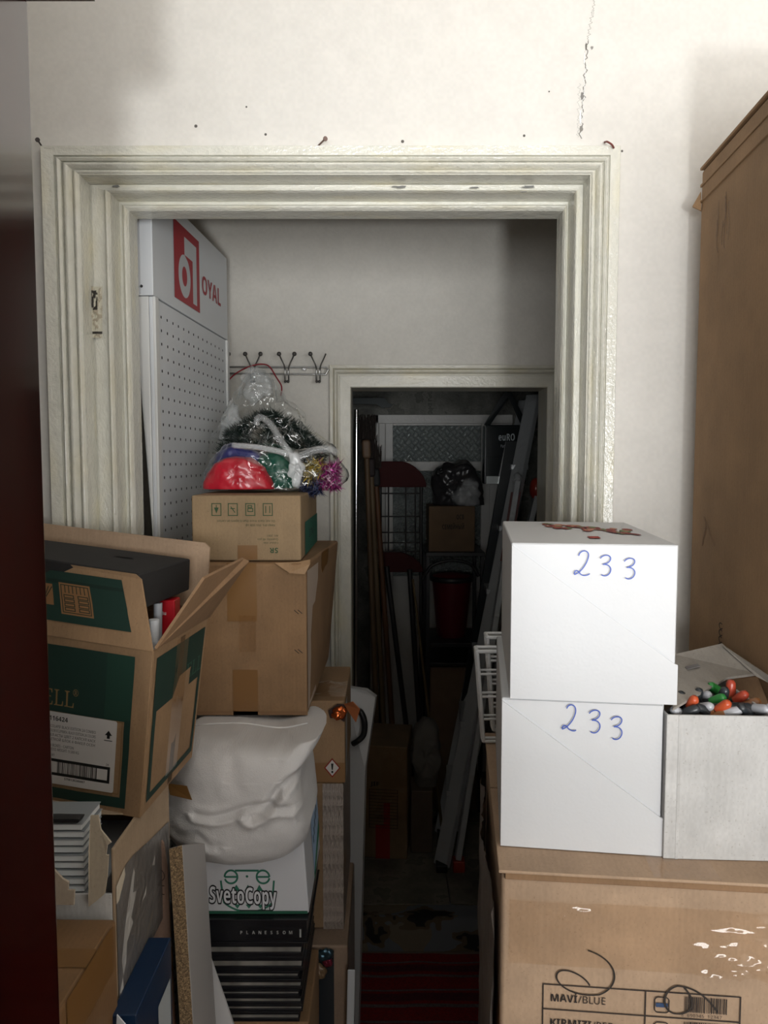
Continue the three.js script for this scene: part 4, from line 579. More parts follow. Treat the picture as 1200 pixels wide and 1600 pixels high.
// middle pile, from the floor up
const XB0 = P(312, 1440, 1.3).x, XB1 = P(483, 1440, 1.3).x;
{
  const g = thing('base_carton', 'plain brown carton under the black books', 'carton'); mesh('body', hexaGeo(upright(V(XB0 + 0.005, 0, -1.285), V(XB1, 0, -1.285), 0, 0.575, 0.205)), mKraft2, g); settle(g);
  const th = [0.017, 0.012, 0.015, 0.011, 0.018, 0.013, 0.024, 0.024, 0.04], tot = H(1436, 1.285) - 0.576, s = th.reduce((a, b) => a + b, 0), say = ['lowest', 'second lowest', 'third from below', 'fourth from below', 'fifth from below', 'fourth from the top', 'third from the top', 'second from the top', 'topmost and thickest'];
  let y = 0.5755; const cov = M(C(0.012, 0.012, 0.014), { roughness: 0.22 }), pg = M(C(0.34, 0.34, 0.33), { map: reps(T.wood, 1), roughness: 0.9 });
  th.forEach((t, i) => {
    const h = t / s * tot, b = thing('black_book', 'black hardback under the printed paper box, ' + say[i] + ' of the pile', 'book', 'black books under the paper box'), x1 = P(i === 8 ? 482 : 470 + rr(-3, 4), 1500, 1.285).x, x0 = XB0 + (8 - i) * 0.002 + rr(0, 0.003), z = -1.283 - rr(0, 0.006), cv = i === 8 ? 0.0022 : h * 0.3;
    mesh('pages', bx(x0 + 0.004, x1 - 0.003, y + cv, y + h - cv - 0.0003, z - 0.003, z - 0.235), i === 8 ? cov : pg, b); mesh('cover', rb(x0, x1, y, y + cv, z, z - 0.24, 0.0008), cov, b); mesh('cover', rb(x0, x1, y + h - cv - 0.0003, y + h - 0.0003, z, z - 0.24, 0.0008), cov, b); mesh('spine', rb(x0, x0 + 0.003, y, y + h - 0.0003, z, z - 0.24, 0.0008), cov, b);
    if (i === 8) { const tx = canvasTex(512, 96, (k) => { k.clearRect(0, 0, 512, 96); k.fillStyle = '#9a9a96'; k.font = 'bold 34px sans-serif'; [...'PLANESSOM'].forEach((ch, n) => k.fillText(ch, 20 + n * 46, 56)); k.fillRect(470, 20, 14, 60); k.strokeStyle = '#6b5230'; k.lineWidth = 3; }); const c = upright(V(x0, 0, z - 0.003), V(x1, 0, z - 0.003), y, y + h, 0.2); print('cover_print', b, c, 'front', 0.35, 0.97, 0.15, 0.7, printed(tx), 0.002); }
    y += h; settle(b);
  });
  // printed copy paper box
  const y0 = H(1436, 1.285) + 0.0008, y1 = 0.958, c = upright(V(XB0, 0, -1.3), V(XB1, 0, -1.3), y0, y1, 0.235); for (const i of [2, 3, 6, 7]) c[i].x += (i & 1 ? -0.012 : 0);
  const p = thing('paper_box', 'white copy paper box with a green emblem under the sack', 'box'); mesh('body', hexaGeo(c, 0.003), M(C(0.6, 0.6, 0.62), { roughness: 0.55 }), p);
  const t = canvasTex(1024, 900, (k, w, h) => {
    k.clearRect(0, 0, w, h); 
    k.translate(55, 150); const gr = '#2f6f5a'; k.strokeStyle = gr; k.fillStyle = gr; k.lineWidth = 18; const E = (x, y, s) => { k.beginPath(); k.arc(x, y, 62, s > 0 ? 0.2 : Math.PI * 1.0, s > 0 ? Math.PI * 2 : Math.PI * 2.9); k.stroke(); k.beginPath(); k.moveTo(x - 62, y); k.lineTo(x + 62, y); k.stroke(); };
    E(250, 395, -1); E(560, 395, 1); k.beginPath(); k.moveTo(290, 335); k.lineTo(520, 335); k.stroke(); k.beginPath(); k.arc(405, 390, 12, 0, 7); k.fill();
    k.beginPath(); k.moveTo(150, 430); k.lineTo(175, 640); k.bezierCurveTo(300, 760, 520, 760, 640, 640); k.lineTo(665, 430); k.stroke(); for (const x of [300, 410, 520]) { k.beginPath(); k.moveTo(x, 470); k.lineTo(x + 36, 530); k.lineTo(x - 36, 530); k.fill(); k.beginPath(); k.moveTo(x, 700); k.lineTo(x + 30, 660); k.lineTo(x - 30, 660); k.fill(); }
    k.save(); k.translate(30, 640); k.rotate(0.03); k.scale(0.6, 1); k.font = 'bold 215px sans-serif'; k.lineJoin = 'round'; k.strokeStyle = '#16161a'; k.lineWidth = 30; k.strokeText('SvetoCopy', 0, 0); k.fillStyle = '#d5d5d8'; k.fillText('SvetoCopy', 0, 0); k.restore();
    k.fillStyle = '#15161a'; k.fillRect(320, 712, 300, 30); k.setTransform(1, 0, 0, 1, 0, 0); k.fillStyle = '#1d5640'; k.fillRect(0, 872, w, 28);
  });
  print('logo_print', p, c, 'front', 0.01, 0.99, 0.0, 0.96, printed(t), 0.001);
  const rt = canvasTex(256, 512, (k) => { k.clearRect(0, 0, 256, 512); k.fillStyle = '#a9c3e0'; k.beginPath(); k.moveTo(256, 0); k.lineTo(256, 330); k.lineTo(110, 470); k.lineTo(110, 60); k.fill(); k.fillStyle = '#2c4760'; for (let i = 0; i < 5; i++) k.fillRect(130 + i * 20, 250 - i * 22 + 40, 14, 46); k.fillStyle = '#2f7d5f'; k.beginPath(); k.moveTo(110, 470); k.lineTo(256, 330); k.lineTo(256, 400); k.lineTo(110, 512); k.fill(); });
  print('side_print', p, c, 'right', 0.05, 1, 0, 1, printed(rt), 0.001); settle(p);
}
{ // the white sack squeezed between the paper box and the carton above
  const g = thing('white_sack', 'white woven sack sagging over the paper box', 'sack');
  const cr = (x0, y0, x1, y1, dep, wd) => [P(x0, y0, 1.23), P(x1, y1, 1.23), dep * 0.8, wd], creases = [cr(396, 1266, 492, 1192, 0.016, 0.009), cr(310, 1266, 488, 1248, 0.009, 0.007), cr(428, 1168, 488, 1148, 0.013, 0.008), cr(268, 1300, 340, 1316, 0.006, 0.01), cr(350, 1150, 372, 1215, 0.004, 0.016), cr(455, 1215, 484, 1290, 0.006, 0.009)];
  const geo = softGeo([[252, 1262], [262, 1222], [280, 1165], [300, 1132], [360, 1127], [430, 1135], [470, 1128], [497, 1116], [508, 1122], [503, 1142], [486, 1158], [478, 1188], [486, 1225], [492, 1262], [480, 1292], [440, 1316], [385, 1330], [315, 1324], [275, 1298]], 1.345, 0.135, { nt: 220, ns: 130, pow: 0.5, rough: 0.004, freq: 8, push: (q) => {
    const fold = Math.sin((q.y * 1.0 + q.x * 0.32) * 85 + 2.2 * fbm(q.x * 7, q.y * 7, 3)) , w = Math.max(0, Math.min(1, (1.05 - q.y) * 9)), fz = q.z > -1.32 ? 1 : 0.3;
    q.z += 0.0035 * fold * w * fz * (0.5 + 0.5 * noise3(q.x * 9, 1, 4)) + 0.006 * fbm(q.x * 8, q.y * 12, 5, 2) * fz + 0.0012 * fbm(q.x * 40, q.y * 30, 8) * fz;
    if (q.z > -1.34) for (const [A, B, dep, wd] of creases) { const ab = V(B.x - A.x, B.y - A.y, 0), t = Math.max(0, Math.min(1, ((q.x - A.x) * ab.x + (q.y - A.y) * ab.y) / ab.lengthSq())), dx = q.x - A.x - ab.x * t, dy = q.y - A.y - ab.y * t + 0.006 * Math.sin(t * 9), dd = Math.hypot(dx, dy), sd = dy > 0 ? 1 : -1; q.z += -dep * Math.exp(-(dd * dd) / (wd * wd)) * Math.sin(Math.PI * (0.15 + 0.7 * t)) + dep * 0.7 * Math.exp(-((dd - wd * 1.6) ** 2) / (wd * wd)) * (sd < 0 ? 1 : 0.3); }
    if (q.y > 1.113) q.y = 1.113; if (q.z < -1.296 && q.y < 0.96) { q.y = 0.96; } if (q.x > -0.15 && q.z < -1.4 && q.y > 1.06) q.z = Math.max(q.z, -1.46);
  } });
  mesh('sack_body', geo, M(C(0.66, 0.64, 0.63), { bumpMap: reps(T.fabric, 12), bumpScale: 0.0008, roughness: 0.9 }), g);
  mesh('tape', sheetGeo([P(262, 1224, 1.228), P(292, 1228, 1.215), P(300, 1250, 1.21), P(266, 1242, 1.222)], 0.001), mTape, g);
  mesh('hem', tube([P(302, 1133, 1.262), P(330, 1131, 1.25), P(380, 1130, 1.245), P(440, 1137, 1.255), P(480, 1130, 1.29)], 0.0016, 40, 6), M(C(0.62, 0.6, 0.58), { roughness: 0.9 }), g); settle(g);
}
const plainTape = (g, c, face, u0, u1, v0, v1, m = mTape) => print('tape', g, c, face, u0, u1, v0, v1, m, 0.0012);
{ // carton above the sack
  const g = thing('taped_carton', 'brown carton with dark tape strips resting on the white sack', 'carton'), y0 = 1.1165, y1 = 1.408;
  const c = upright(P(303, 1000, 1.38), P(480, 1000, 1.38), y0, y1, 0.4); c[0].x += 0.03; c[1].x += 0.03; c[2].x += 0.03; c[3].x += 0.035; c[1].x -= 0.02;
  mesh('body', hexaGeo(c, 0.006), mKraft2, g); plainTape(g, c, 'front', 0.3, 0.56, 0.62, 1); plainTape(g, c, 'front', 0.34, 0.56, 0.0, 0.3, M(C(0.2, 0.1, 0.035), { roughness: 0.3 })); plainTape(g, c, 'right', 0.4, 0.62, 0.3, 1); plainTape(g, c, 'front', 0, 1, 0, 0.025, M(C(0.2, 0.11, 0.05)));
  print('clear_tape', g, c, 'front', 0.4, 0.55, 0.42, 0.66, mClearTape, 0.0018); print('clear_tape', g, c, 'right', 0.0, 0.3, 0.04, 0.95, M(C(0.5, 0.4, 0.32), { roughness: 0.35 }), 0.001);
  const d = canvasTex(256, 512, (k) => { k.clearRect(0, 0, 256, 512); k.strokeStyle = '#221a12'; k.lineWidth = 9; k.beginPath(); k.moveTo(20, 300); k.lineTo(130, 60); k.lineTo(230, 260); k.lineTo(130, 480); k.closePath(); k.moveTo(100, 330); k.lineTo(190, 250); k.stroke(); }); print('printed_mark', g, c, 'right', 0.62, 0.97, 0.45, 0.8, printed(d), 0.001);
  const nt = canvasTex(128, 64, (k) => { k.clearRect(0, 0, 128, 64); k.strokeStyle = '#1d150e'; k.lineWidth = 8; k.beginPath(); k.moveTo(10, 10); k.lineTo(60, 50); k.moveTo(50, 6); k.lineTo(100, 46); k.stroke(); }); print('notch', g, c, 'front', 0.88, 0.98, 0.66, 0.7, printed(nt), 0.001); print('notch', g, c, 'front', 0.88, 0.98, 0.4, 0.44, printed(nt), 0.001);
  mesh('torn_flap', sheetGeo([tri(c, 0.72, 1.0, 1.005), tri(c, 0.86, 0.94, 1.03), tri(c, 0.99, 0.93, 1.02), tri(c, 1.03, 0.99, 1.0), tri(c, 1.02, 1.015, 0.97), tri(c, 0.9, 1.0, 0.98)], 0.003), mKraft, g);
  settle(g);
  // smaller carton turned upside down on it
  const b = thing('small_carton', 'small brown carton with upside down print carrying the plastic bags', 'carton'), z0 = 1.4095, z1 = H(774, 1.4), q = upright(P(299, 800, 1.4), P(470, 800, 1.4), z0, z1, 0.33);
  mesh('body', hexaGeo(q, 0.004), card(0.36, 0.25, 0.14), b);
  const t = canvasTex(1024, 640, (k, w, h) => {
    k.clearRect(0, 0, w, h); const gr = '#2c4a2c'; k.save(); k.translate(w, h); k.rotate(Math.PI); k.fillStyle = gr; k.strokeStyle = gr; k.lineWidth = 8; k.font = 'bold 74px sans-serif'; k.fillText('SR', 200, 120); k.font = '28px sans-serif'; k.fillText('Colour: mix', 200, 180); k.fillText('Quantity: 48 pcs', 200, 216); k.fillText('Art. 2061', 200, 254); k.font = '30px sans-serif'; k.fillText('Keep dry, this side up', 230, 360); k.fillText('Do not stack more than 6 layers on carton', 230, 404, 640);
    [['u', 300], ['q', 470], ['c', 640], ['r', 800]].forEach(([s, x]) => { k.strokeRect(x - 44, 450, 88, 120); if (s === 'u') { k.fillRect(x - 24, 475, 8, 72); k.fillRect(x + 16, 475, 8, 72); } else if (s === 'q') { k.strokeRect(x - 24, 490, 48, 30); k.strokeRect(x - 14, 530, 36, 20); } else if (s === 'c') { k.beginPath(); k.moveTo(x - 20, 480); k.lineTo(x + 20, 540); k.moveTo(x - 20, 520); k.lineTo(x + 24, 520); k.stroke(); } else { k.beginPath(); k.moveTo(x, 470); k.lineTo(x + 22, 530); k.lineTo(x - 22, 530); k.fill(); k.fillRect(x - 4, 520, 8, 36); } }); k.restore();
  });
  print('handling_print', b, q, 'front', 0.02, 0.98, 0.02, 0.98, printed(t), 0.001); print('tape', b, q, 'front', 0.42, 0.6, 0.02, 0.24, mTape, 0.0014);
  const st = canvasTex(256, 256, (k) => { k.fillStyle = '#1d5a48'; k.fillRect(0, 0, 256, 256); k.fillStyle = '#0f3a2e'; k.font = 'bold 90px sans-serif'; k.fillText('IN', 70, 150); }); print('green_sticker', b, q, 'right', 0.2, 1, 0.02, 0.55, printed(st), 0.001); settle(b);
}
{ // narrow pile behind: hazard carton, wrapped carton, foil carton
  const X0 = -0.37, X1 = P(539, 1180, 1.55).x;
  const g = thing('hazard_carton', 'torn brown carton with a red warning diamond and orange foil inside', 'carton'), c = upright(V(X0, 0, -1.56), V(X1, 0, -1.56), H(1222, 1.56), 1.084, 0.27);
  mesh('body', hexaGeo(c, 0.004), mKraft, g); const t = canvasTex(300, 300, (k) => { k.clearRect(0, 0, 300, 300); k.fillStyle = '#c9c2bb'; k.strokeStyle = '#8e2318'; k.lineWidth = 18; k.beginPath(); k.moveTo(150, 16); k.lineTo(284, 150); k.lineTo(150, 284); k.lineTo(16, 150); k.closePath(); k.fill(); k.stroke(); k.fillStyle = '#141210'; k.beginPath(); k.moveTo(128, 84); k.lineTo(172, 84); k.lineTo(160, 180); k.lineTo(140, 180); k.fill(); k.beginPath(); k.arc(150, 212, 18, 0, 7); k.fill(); });
  const ww = 0.036 / (X1 - X0), hh = 0.036 / 0.155; print('warning_label', g, c, 'front', 0.965 - ww, 0.965, 0.06, 0.06 + hh * 1.05, printed(t), 0.0024);
  plainTape(g, c, 'front', 0.5, 1, 0.0, 0.24, M(C(0.26, 0.14, 0.06), { roughness: 0.3 })); print('clear_tape', g, c, 'right', 0, 0.25, 0, 0.95, M(C(0.5, 0.48, 0.45), { roughness: 0.3 }), 0.001); print('clear_tape', g, c, 'top', 0.5, 1, 0.1, 0.5, mClearTape, 0.001);
  const dk = sheetGeo([P(516, 1122, 1.553), P(513, 1110, 1.553), P(527, 1100, 1.553), P(542, 1101, 1.553), P(541, 1118, 1.553), P(538, 1128, 1.553), P(530, 1123, 1.553)], 0.001); mesh('hole', dk, M(C(0.03, 0.012, 0.008)), g);
  mesh('torn_flap', sheetGeo([P(538, 1100, 1.545), P(551, 1096, 1.52), P(562, 1108, 1.51), P(556, 1128, 1.51), P(545, 1112, 1.54)], 0.002), M(C(0.4, 0.13, 0.05), { roughness: 0.4 }), g);
  const foil = softGeo([[518, 1120], [522, 1108], [534, 1103], [541, 1108], [539, 1122], [530, 1124]], 1.548, 0.006, { nt: 30, ns: 12, rough: 0.004, freq: 120 }); mesh('orange_foil', foil, M(C(0.55, 0.12, 0.03), { metalness: 0.8, roughness: 0.25 }), g); settle(g);
  const h = thing('wrapped_carton', 'brown carton with pale wrapping tape below the hazard carton', 'carton'), d = upright(V(X0, 0, -1.555), V(X1 - 0.004, 0, -1.555), 0.5755, H(1222, 1.56) - 0.0008, 0.3); mesh('body', hexaGeo(d, 0.005), card(0.3, 0.19, 0.1), h); plainTape(h, d, 'front', 0.84, 1, 0, 1, M(C(0.42, 0.35, 0.3), { roughness: 0.35, bumpMap: reps(T.film, 5), bumpScale: 0.004 })); print('tape', h, d, 'right', 0, 0.5, 0.35, 0.45, mTape, 0.001); print('tape', h, d, 'right', 0, 1, 0, 1, M(C(0.3, 0.24, 0.2), { roughness: 0.4, bumpMap: reps(T.film, 4), bumpScale: 0.005 }), 0.0008); settle(h);
  const k = thing('foil_carton', 'lowest carton of the middle pile with glittering packs showing in a cut window', 'carton'), e = upright(V(-0.37, 0, -1.5), V(P(548, 1560, 1.5).x - 0.006, 0, -1.5), 0, 0.574, 0.33);
  mesh('body', hexaGeo(e, 0.005), card(0.34, 0.24, 0.17), k); const wn = [0.735, 0.9, 0.55, 0.985]; print('window', k, e, 'front', ...wn, M(C(0.02, 0.025, 0.03), { roughness: 0.15 }), 0.0015);
  print('wrapping', k, e, 'right', 0, 1, 0, 1, M(C(0.32, 0.28, 0.25), { roughness: 0.35, bumpMap: reps(T.film, 4), bumpScale: 0.006 }), 0.001);
  settle(k);
  const fm = { a: M(C(0.08, 0.15, 0.2), { metalness: 0.9, roughness: 0.3 }), b: M(C(0.25, 0.03, 0.06), { metalness: 0.7, roughness: 0.3 }), c: M(C(0.16, 0.1, 0.05), { roughness: 0.4 }) };
  for (const [ol, m, say] of [[[[495, 1486], [518, 1484], [520, 1497], [498, 1500]], fm.a, 'blue'], [[[504, 1499], [518, 1496], [519, 1506], [505, 1508]], fm.b, 'red'], [[[492, 1508], [508, 1510], [507, 1528], [491, 1528]], fm.c, 'amber']]) solo('foil_pack', 'crumpled ' + say + ' foil pack in the window of the lowest carton', 'foil pack', softGeo(ol, 1.491, 0.006, { nt: 30, ns: 12, rough: 0.003, freq: 140 }), m, 'foil packs in the lowest carton');
  solo('white_strip', 'narrow white strip leaning beside the lowest carton at the runner', 'strip', bar(V(P(541, 1600, 1.47).x, 0.004, -1.47), P(549, 1515, 1.475), 0.004, 0.016), M(C(0.6, 0.62, 0.65), { roughness: 0.4 }));
  const w = thing('white_case', 'white flat case with a black handle leaning behind the hazard carton', 'case'); const a = [P(540, 1072, 1.97), P(573, 1077, 1.97), P(588, 1088, 1.97), P(584, 1118, 1.96), P(572, 1200, 1.93)], lo = a[4].clone(); lo.y = 0.004; lo.z += 0.06; const l2 = P(535, 1300, 1.93); l2.y = 0.004; l2.z = lo.z; l2.x = a[0].x - 0.02; lo.x = P(560, 1400, 1.9).x;
  mesh('shell', sheetGeo([...a, lo, l2], 0.03), M(C(0.5, 0.5, 0.5), { roughness: 0.45 }), w); mesh('handle', tube([P(555, 1112, 1.93), P(563, 1112, 1.91), P(569, 1125, 1.905), P(568, 1148, 1.905), P(560, 1157, 1.905), P(552, 1162, 1.915)], 0.008, 30), mBlack, w); settle(w);
}
// plastic bags on the small carton
const film = (o, tint = [0.85, 0.87, 0.88]) => o < 0.1 ? new THREE.MeshPhysicalMaterial({ color: C(0.96, 0.97, 0.97), roughness: 0.07, transmission: 1, thickness: 0, side: THREE.DoubleSide, bumpMap: reps(T.film, 5), bumpScale: 0.004 }) : new THREE.MeshPhysicalMaterial({ color: C(...tint), roughness: 0.14, transparent: true, opacity: o, side: THREE.DoubleSide, clearcoat: 1, clearcoatRoughness: 0.1 });
{
  // dark tinsel garland, seen through the upper bag
  const pos = [], col = [], center = P(425, 690, 1.86); seed = 404;
  const loops = []; for (let k = 0; k < 7; k++) { const pts = []; for (let i = 0; i < 9; i++) { const a = i / 9 * 6.283 + k, r = 0.55 + 0.35 * rnd(); pts.push(V(center.x + Math.cos(a) * 0.15 * r, 1.545 + (0.5 + 0.42 * Math.sin(a * 1.7 + k)) * Math.max(0.05, (0.215 - Math.abs(Math.cos(a) * 0.15 * r + 0.01) * 0.95)), center.z + rr(-0.06, 0.07))); } loops.push(new THREE.CatmullRomCurve3(pts, true)); }
  for (const cv of loops) for (let i = 0; i < 4200; i++) { const p = cv.getPoint(rnd()), d = V(rr(-1, 1), rr(-1, 1), rr(-1, 1)).normalize(), L = rr(0.014, 0.032), q = p.clone().addScaledVector(d, L), w = V(rr(-1, 1), rr(-1, 1), rr(-1, 1)).cross(d).normalize().multiplyScalar(0.0011); pos.push(...p.clone().add(w).toArray(), ...p.clone().sub(w).toArray(), ...q.toArray()); const s = rnd(), c = s > 0.93 ? [0.5, 0.52, 0.51] : s > 0.5 ? [0.02, 0.038, 0.03] : [0.008, 0.016, 0.013]; for (let j = 0; j < 3; j++) col.push(...c); }
  const g = new THREE.BufferGeometry(); g.setAttribute('position', new THREE.Float32BufferAttribute(pos, 3)); g.setAttribute('color', new THREE.Float32BufferAttribute(col, 3)); g.computeVertexNormals();
  solo('tinsel_garland', 'dark green and silver tinsel garland in the upper clear bag', 'garland', g, M(0xffffff, { vertexColors: true, roughness: 0.35 })).userData.kind = 'stuff';
  const b = thing('clear_bag', 'clear plastic bag of dark tinsel tied to the coat hooks', 'plastic bag');
  mesh('film', softGeo([[396, 568], [410, 574], [424, 600], [450, 632], [485, 662], [517, 697], [524, 722], [480, 752], [400, 764], [345, 752], [328, 715], [334, 682], [352, 648], [366, 615], [382, 578]], 1.87, 0.12, { nt: 120, ns: 60, pow: 0.6, rough: 0.016, freq: 22, push: (q) => { if (q.y < 1.5395) q.y = 1.5395; const k = Math.max(0, Math.min(1, (q.y - 1.7) * 7)); q.z += (-1.99 - q.z) * k * 0.8; } }), film(0.07), b);
  mesh('neck', softGeo([[385, 578], [396, 569], [412, 578], [424, 600], [416, 622], [398, 632], [382, 615]], 2.0, 0.025, { nt: 60, ns: 24, rough: 0.012, freq: 50 }), film(0.25), b);
  mesh('knot_tail', softGeo([[352, 650], [362, 620], [372, 640], [380, 668], [352, 690], [342, 690]], 1.9, 0.015, { nt: 40, ns: 16, rough: 0.008, freq: 60 }), film(0.35), b); settle(b);
  solo('red_string', 'red string looped over the coat hooks above the bag', 'string', tube([P(352, 600, 2.2), P(368, 584, 2.24), P(392, 572, 2.27), P(410, 569, 2.275), P(420, 572, 2.27), P(432, 590, 2.26), P(440, 604, 2.25), P(439, 618, 2.24)], 0.0022, 50), M(C(0.28, 0.02, 0.03), { roughness: 0.6 }));
}
{
  const body = (name, label, ol, D, hd, m, o = {}) => solo(name, label, 'party decoration', softGeo(ol, D, hd, { nt: 60, ns: 30, pow: 0.7, rough: 0.004, freq: 40, push: (q) => { if (q.y < 1.5425) q.y = 1.5425; }, ...o }), m, 'decorations in the lower bag');
  const sh = { roughness: 0.35, clearcoat: 0.4 };
  body('red_ball', 'round red decoration in the lower clear bag', [[318, 772], [322, 745], [340, 722], [368, 714], [398, 720], [420, 742], [427, 772]], 1.52, 0.035, M(C(0.5, 0.012, 0.03), sh));
  body('blue_ball', 'dark blue decoration behind the red one in the lower bag', [[330, 765], [340, 712], [365, 697], [395, 704], [412, 720], [400, 765]], 1.6, 0.03, M(C(0.02, 0.025, 0.16), sh));
  body('green_ball', 'round green decoration in the lower bag', [[410, 770], [400, 728], [418, 706], [448, 712], [468, 740], [470, 772]], 1.585, 0.045, M(C(0.01, 0.09, 0.06), sh));
  const strips = (name, label, x0, x1, y0, y1, D, cols, s0, n, cat) => { seed = s0; const pos = [], col = []; for (let i = 0; i < n; i++) { const p = P(rr(x0, x1), rr(y0, y1), D + rr(-0.03, 0.03)), d = V(rr(-1, 1), rr(-1, 1), rr(-1, 1)).normalize(), q = p.clone().addScaledVector(d, rr(0.01, 0.024)), w = V(rr(-1, 1), rr(-1, 1), rr(-1, 1)).cross(d).normalize().multiplyScalar(0.0016); pos.push(...p.clone().add(w).toArray(), ...p.clone().sub(w).toArray(), ...q.toArray()); const c = cols[Math.floor(rnd() * cols.length)]; for (let j = 0; j < 3; j++) col.push(...c); } const g = new THREE.BufferGeometry(); g.setAttribute('position', new THREE.Float32BufferAttribute(pos, 3)); g.setAttribute('color', new THREE.Float32BufferAttribute(col, 3)); g.computeVertexNormals(); solo(name, label, cat, g, M(0xffffff, { vertexColors: true, roughness: 0.3, metalness: 0.3 })).userData.kind = 'stuff'; };
  strips('magenta_tinsel', 'magenta tinsel at the right end of the lower bag', 500, 529, 726, 762, 1.57, [[0.35, 0.02, 0.2], [0.2, 0.01, 0.1], [0.5, 0.3, 0.4]], 91, 1600, 'tinsel'); strips('gold_tinsel', 'gold tinsel beside the magenta tinsel in the lower bag', 478, 503, 724, 752, 1.57, [[0.5, 0.35, 0.05], [0.45, 0.42, 0.3], [0.2, 0.15, 0.05]], 92, 1000, 'tinsel'); strips('navy_tinsel', 'dark blue tinsel under the gold tinsel in the lower bag', 470, 500, 750, 770, 1.57, [[0.02, 0.03, 0.1], [0.1, 0.12, 0.2], [0.01, 0.01, 0.03]], 93, 900, 'tinsel');
  const b = thing('clear_bag', 'knotted clear plastic bag of red, green and magenta decorations', 'plastic bag');
  mesh('film', softGeo([[314, 774], [318, 740], [340, 708], [362, 694], [400, 700], [452, 712], [480, 702], [512, 698], [532, 716], [540, 738], [530, 762], [505, 772], [440, 778], [370, 777]], 1.56, 0.085, { nt: 130, ns: 60, pow: 0.6, rough: 0.012, freq: 26, push: (q) => { if (q.y < 1.5395) q.y = 1.5395; } }), film(0.07), b);
  mesh('knot', softGeo([[452, 708], [466, 712], [474, 730], [470, 760], [458, 762], [456, 735]], 1.472, 0.012, { nt: 50, ns: 20, rough: 0.008, freq: 70 }), film(0.4), b);
  mesh('ear', tube([P(460, 716, 1.475), P(440, 690, 1.47), P(420, 660, 1.49), P(404, 652, 1.5), P(400, 664, 1.5)], 0.007, 40, 8), film(0.16), b); mesh('ear', tube([P(462, 716, 1.475), P(490, 704, 1.475), P(515, 702, 1.48), P(528, 708, 1.49)], 0.008, 30, 8), film(0.14), b); mesh('ear', tube([P(458, 712, 1.476), P(430, 704, 1.474), P(395, 698, 1.48), P(364, 696, 1.49)], 0.006, 30, 8), film(0.3), b);
  settle(b);
}
// ---------- the dark store room ----------
{ // glazed white door in the end wall
  const g = new THREE.Group(); g.name = 'door_1'; g.userData = { kind: 'structure', label: 'white panelled door with patterned glass at the back of the dark store', category: 'door' }; scene.add(g);
  const D = 3.55, m = M(C(0.6, 0.59, 0.56), { roughness: 0.4, bumpMap: reps(T.paintB, 2), bumpScale: 0.001 }), z = -D, X = (px) => P(px, 720, D).x, Y = (py) => H(py, D);
  const b = (n, x0, x1, y0, y1, d = 0.035, o = 0) => mesh(n, rb(X(x0), X(x1), Y(y1), Y(y0), z + o, z - d, 0.003), m, g);
  b('side_post', 578, 592, 648, 1268, 0.045, 0.012); b('side_post', 592, 602, 652, 1268); mesh('head_rail', rb(X(578), X(800), Y(662), Y(648), z + 0.012, z - 0.04, 0.003), m, g);
  b('stile', 602, 614, 656, 1268); b('stile', 752, 766, 656, 1268); b('stile', 766, 800, 656, 1268, 0.03, -0.006); b('rail', 614, 752, 656, 665); b('rail', 614, 752, 721, 736); b('rail', 614, 752, 900, 925); b('rail', 614, 752, 1225, 1268); b('panel', 614, 752, 925, 1225, 0.03, -0.01);
  const pat = dataTex(512, (u, v) => { const a = (u + v) * 8 % 1, c = (u - v + 2) * 8 % 1, w = Math.floor((u + v) * 8) + Math.floor((u - v + 8) * 8); const h = w % 2 ? Math.sin(a * Math.PI) : Math.sin(c * Math.PI); return 0.25 + 0.65 * h + 0.08 * pn(u, v, 120, 120, 61); }, false);
  const pat2 = dataTex(256, (u, v) => 0.5 + 0.4 * pn(u, v, 40, 40, 62) + 0.1 * pn(u, v, 100, 100, 63), false);
  const gl = (t, s) => M(C(0.42, 0.47, 0.46), { roughness: 0.16, metalness: 0.35, bumpMap: reps(t, s), bumpScale: 0.014 });
  mesh('pane', bx(X(613), X(753), Y(722), Y(664), z - 0.018, z - 0.022), gl(pat, 3.7), g); mesh('pane', bx(X(613), X(753), Y(901), Y(735), z - 0.018, z - 0.022), gl(pat2, 4), g);
}
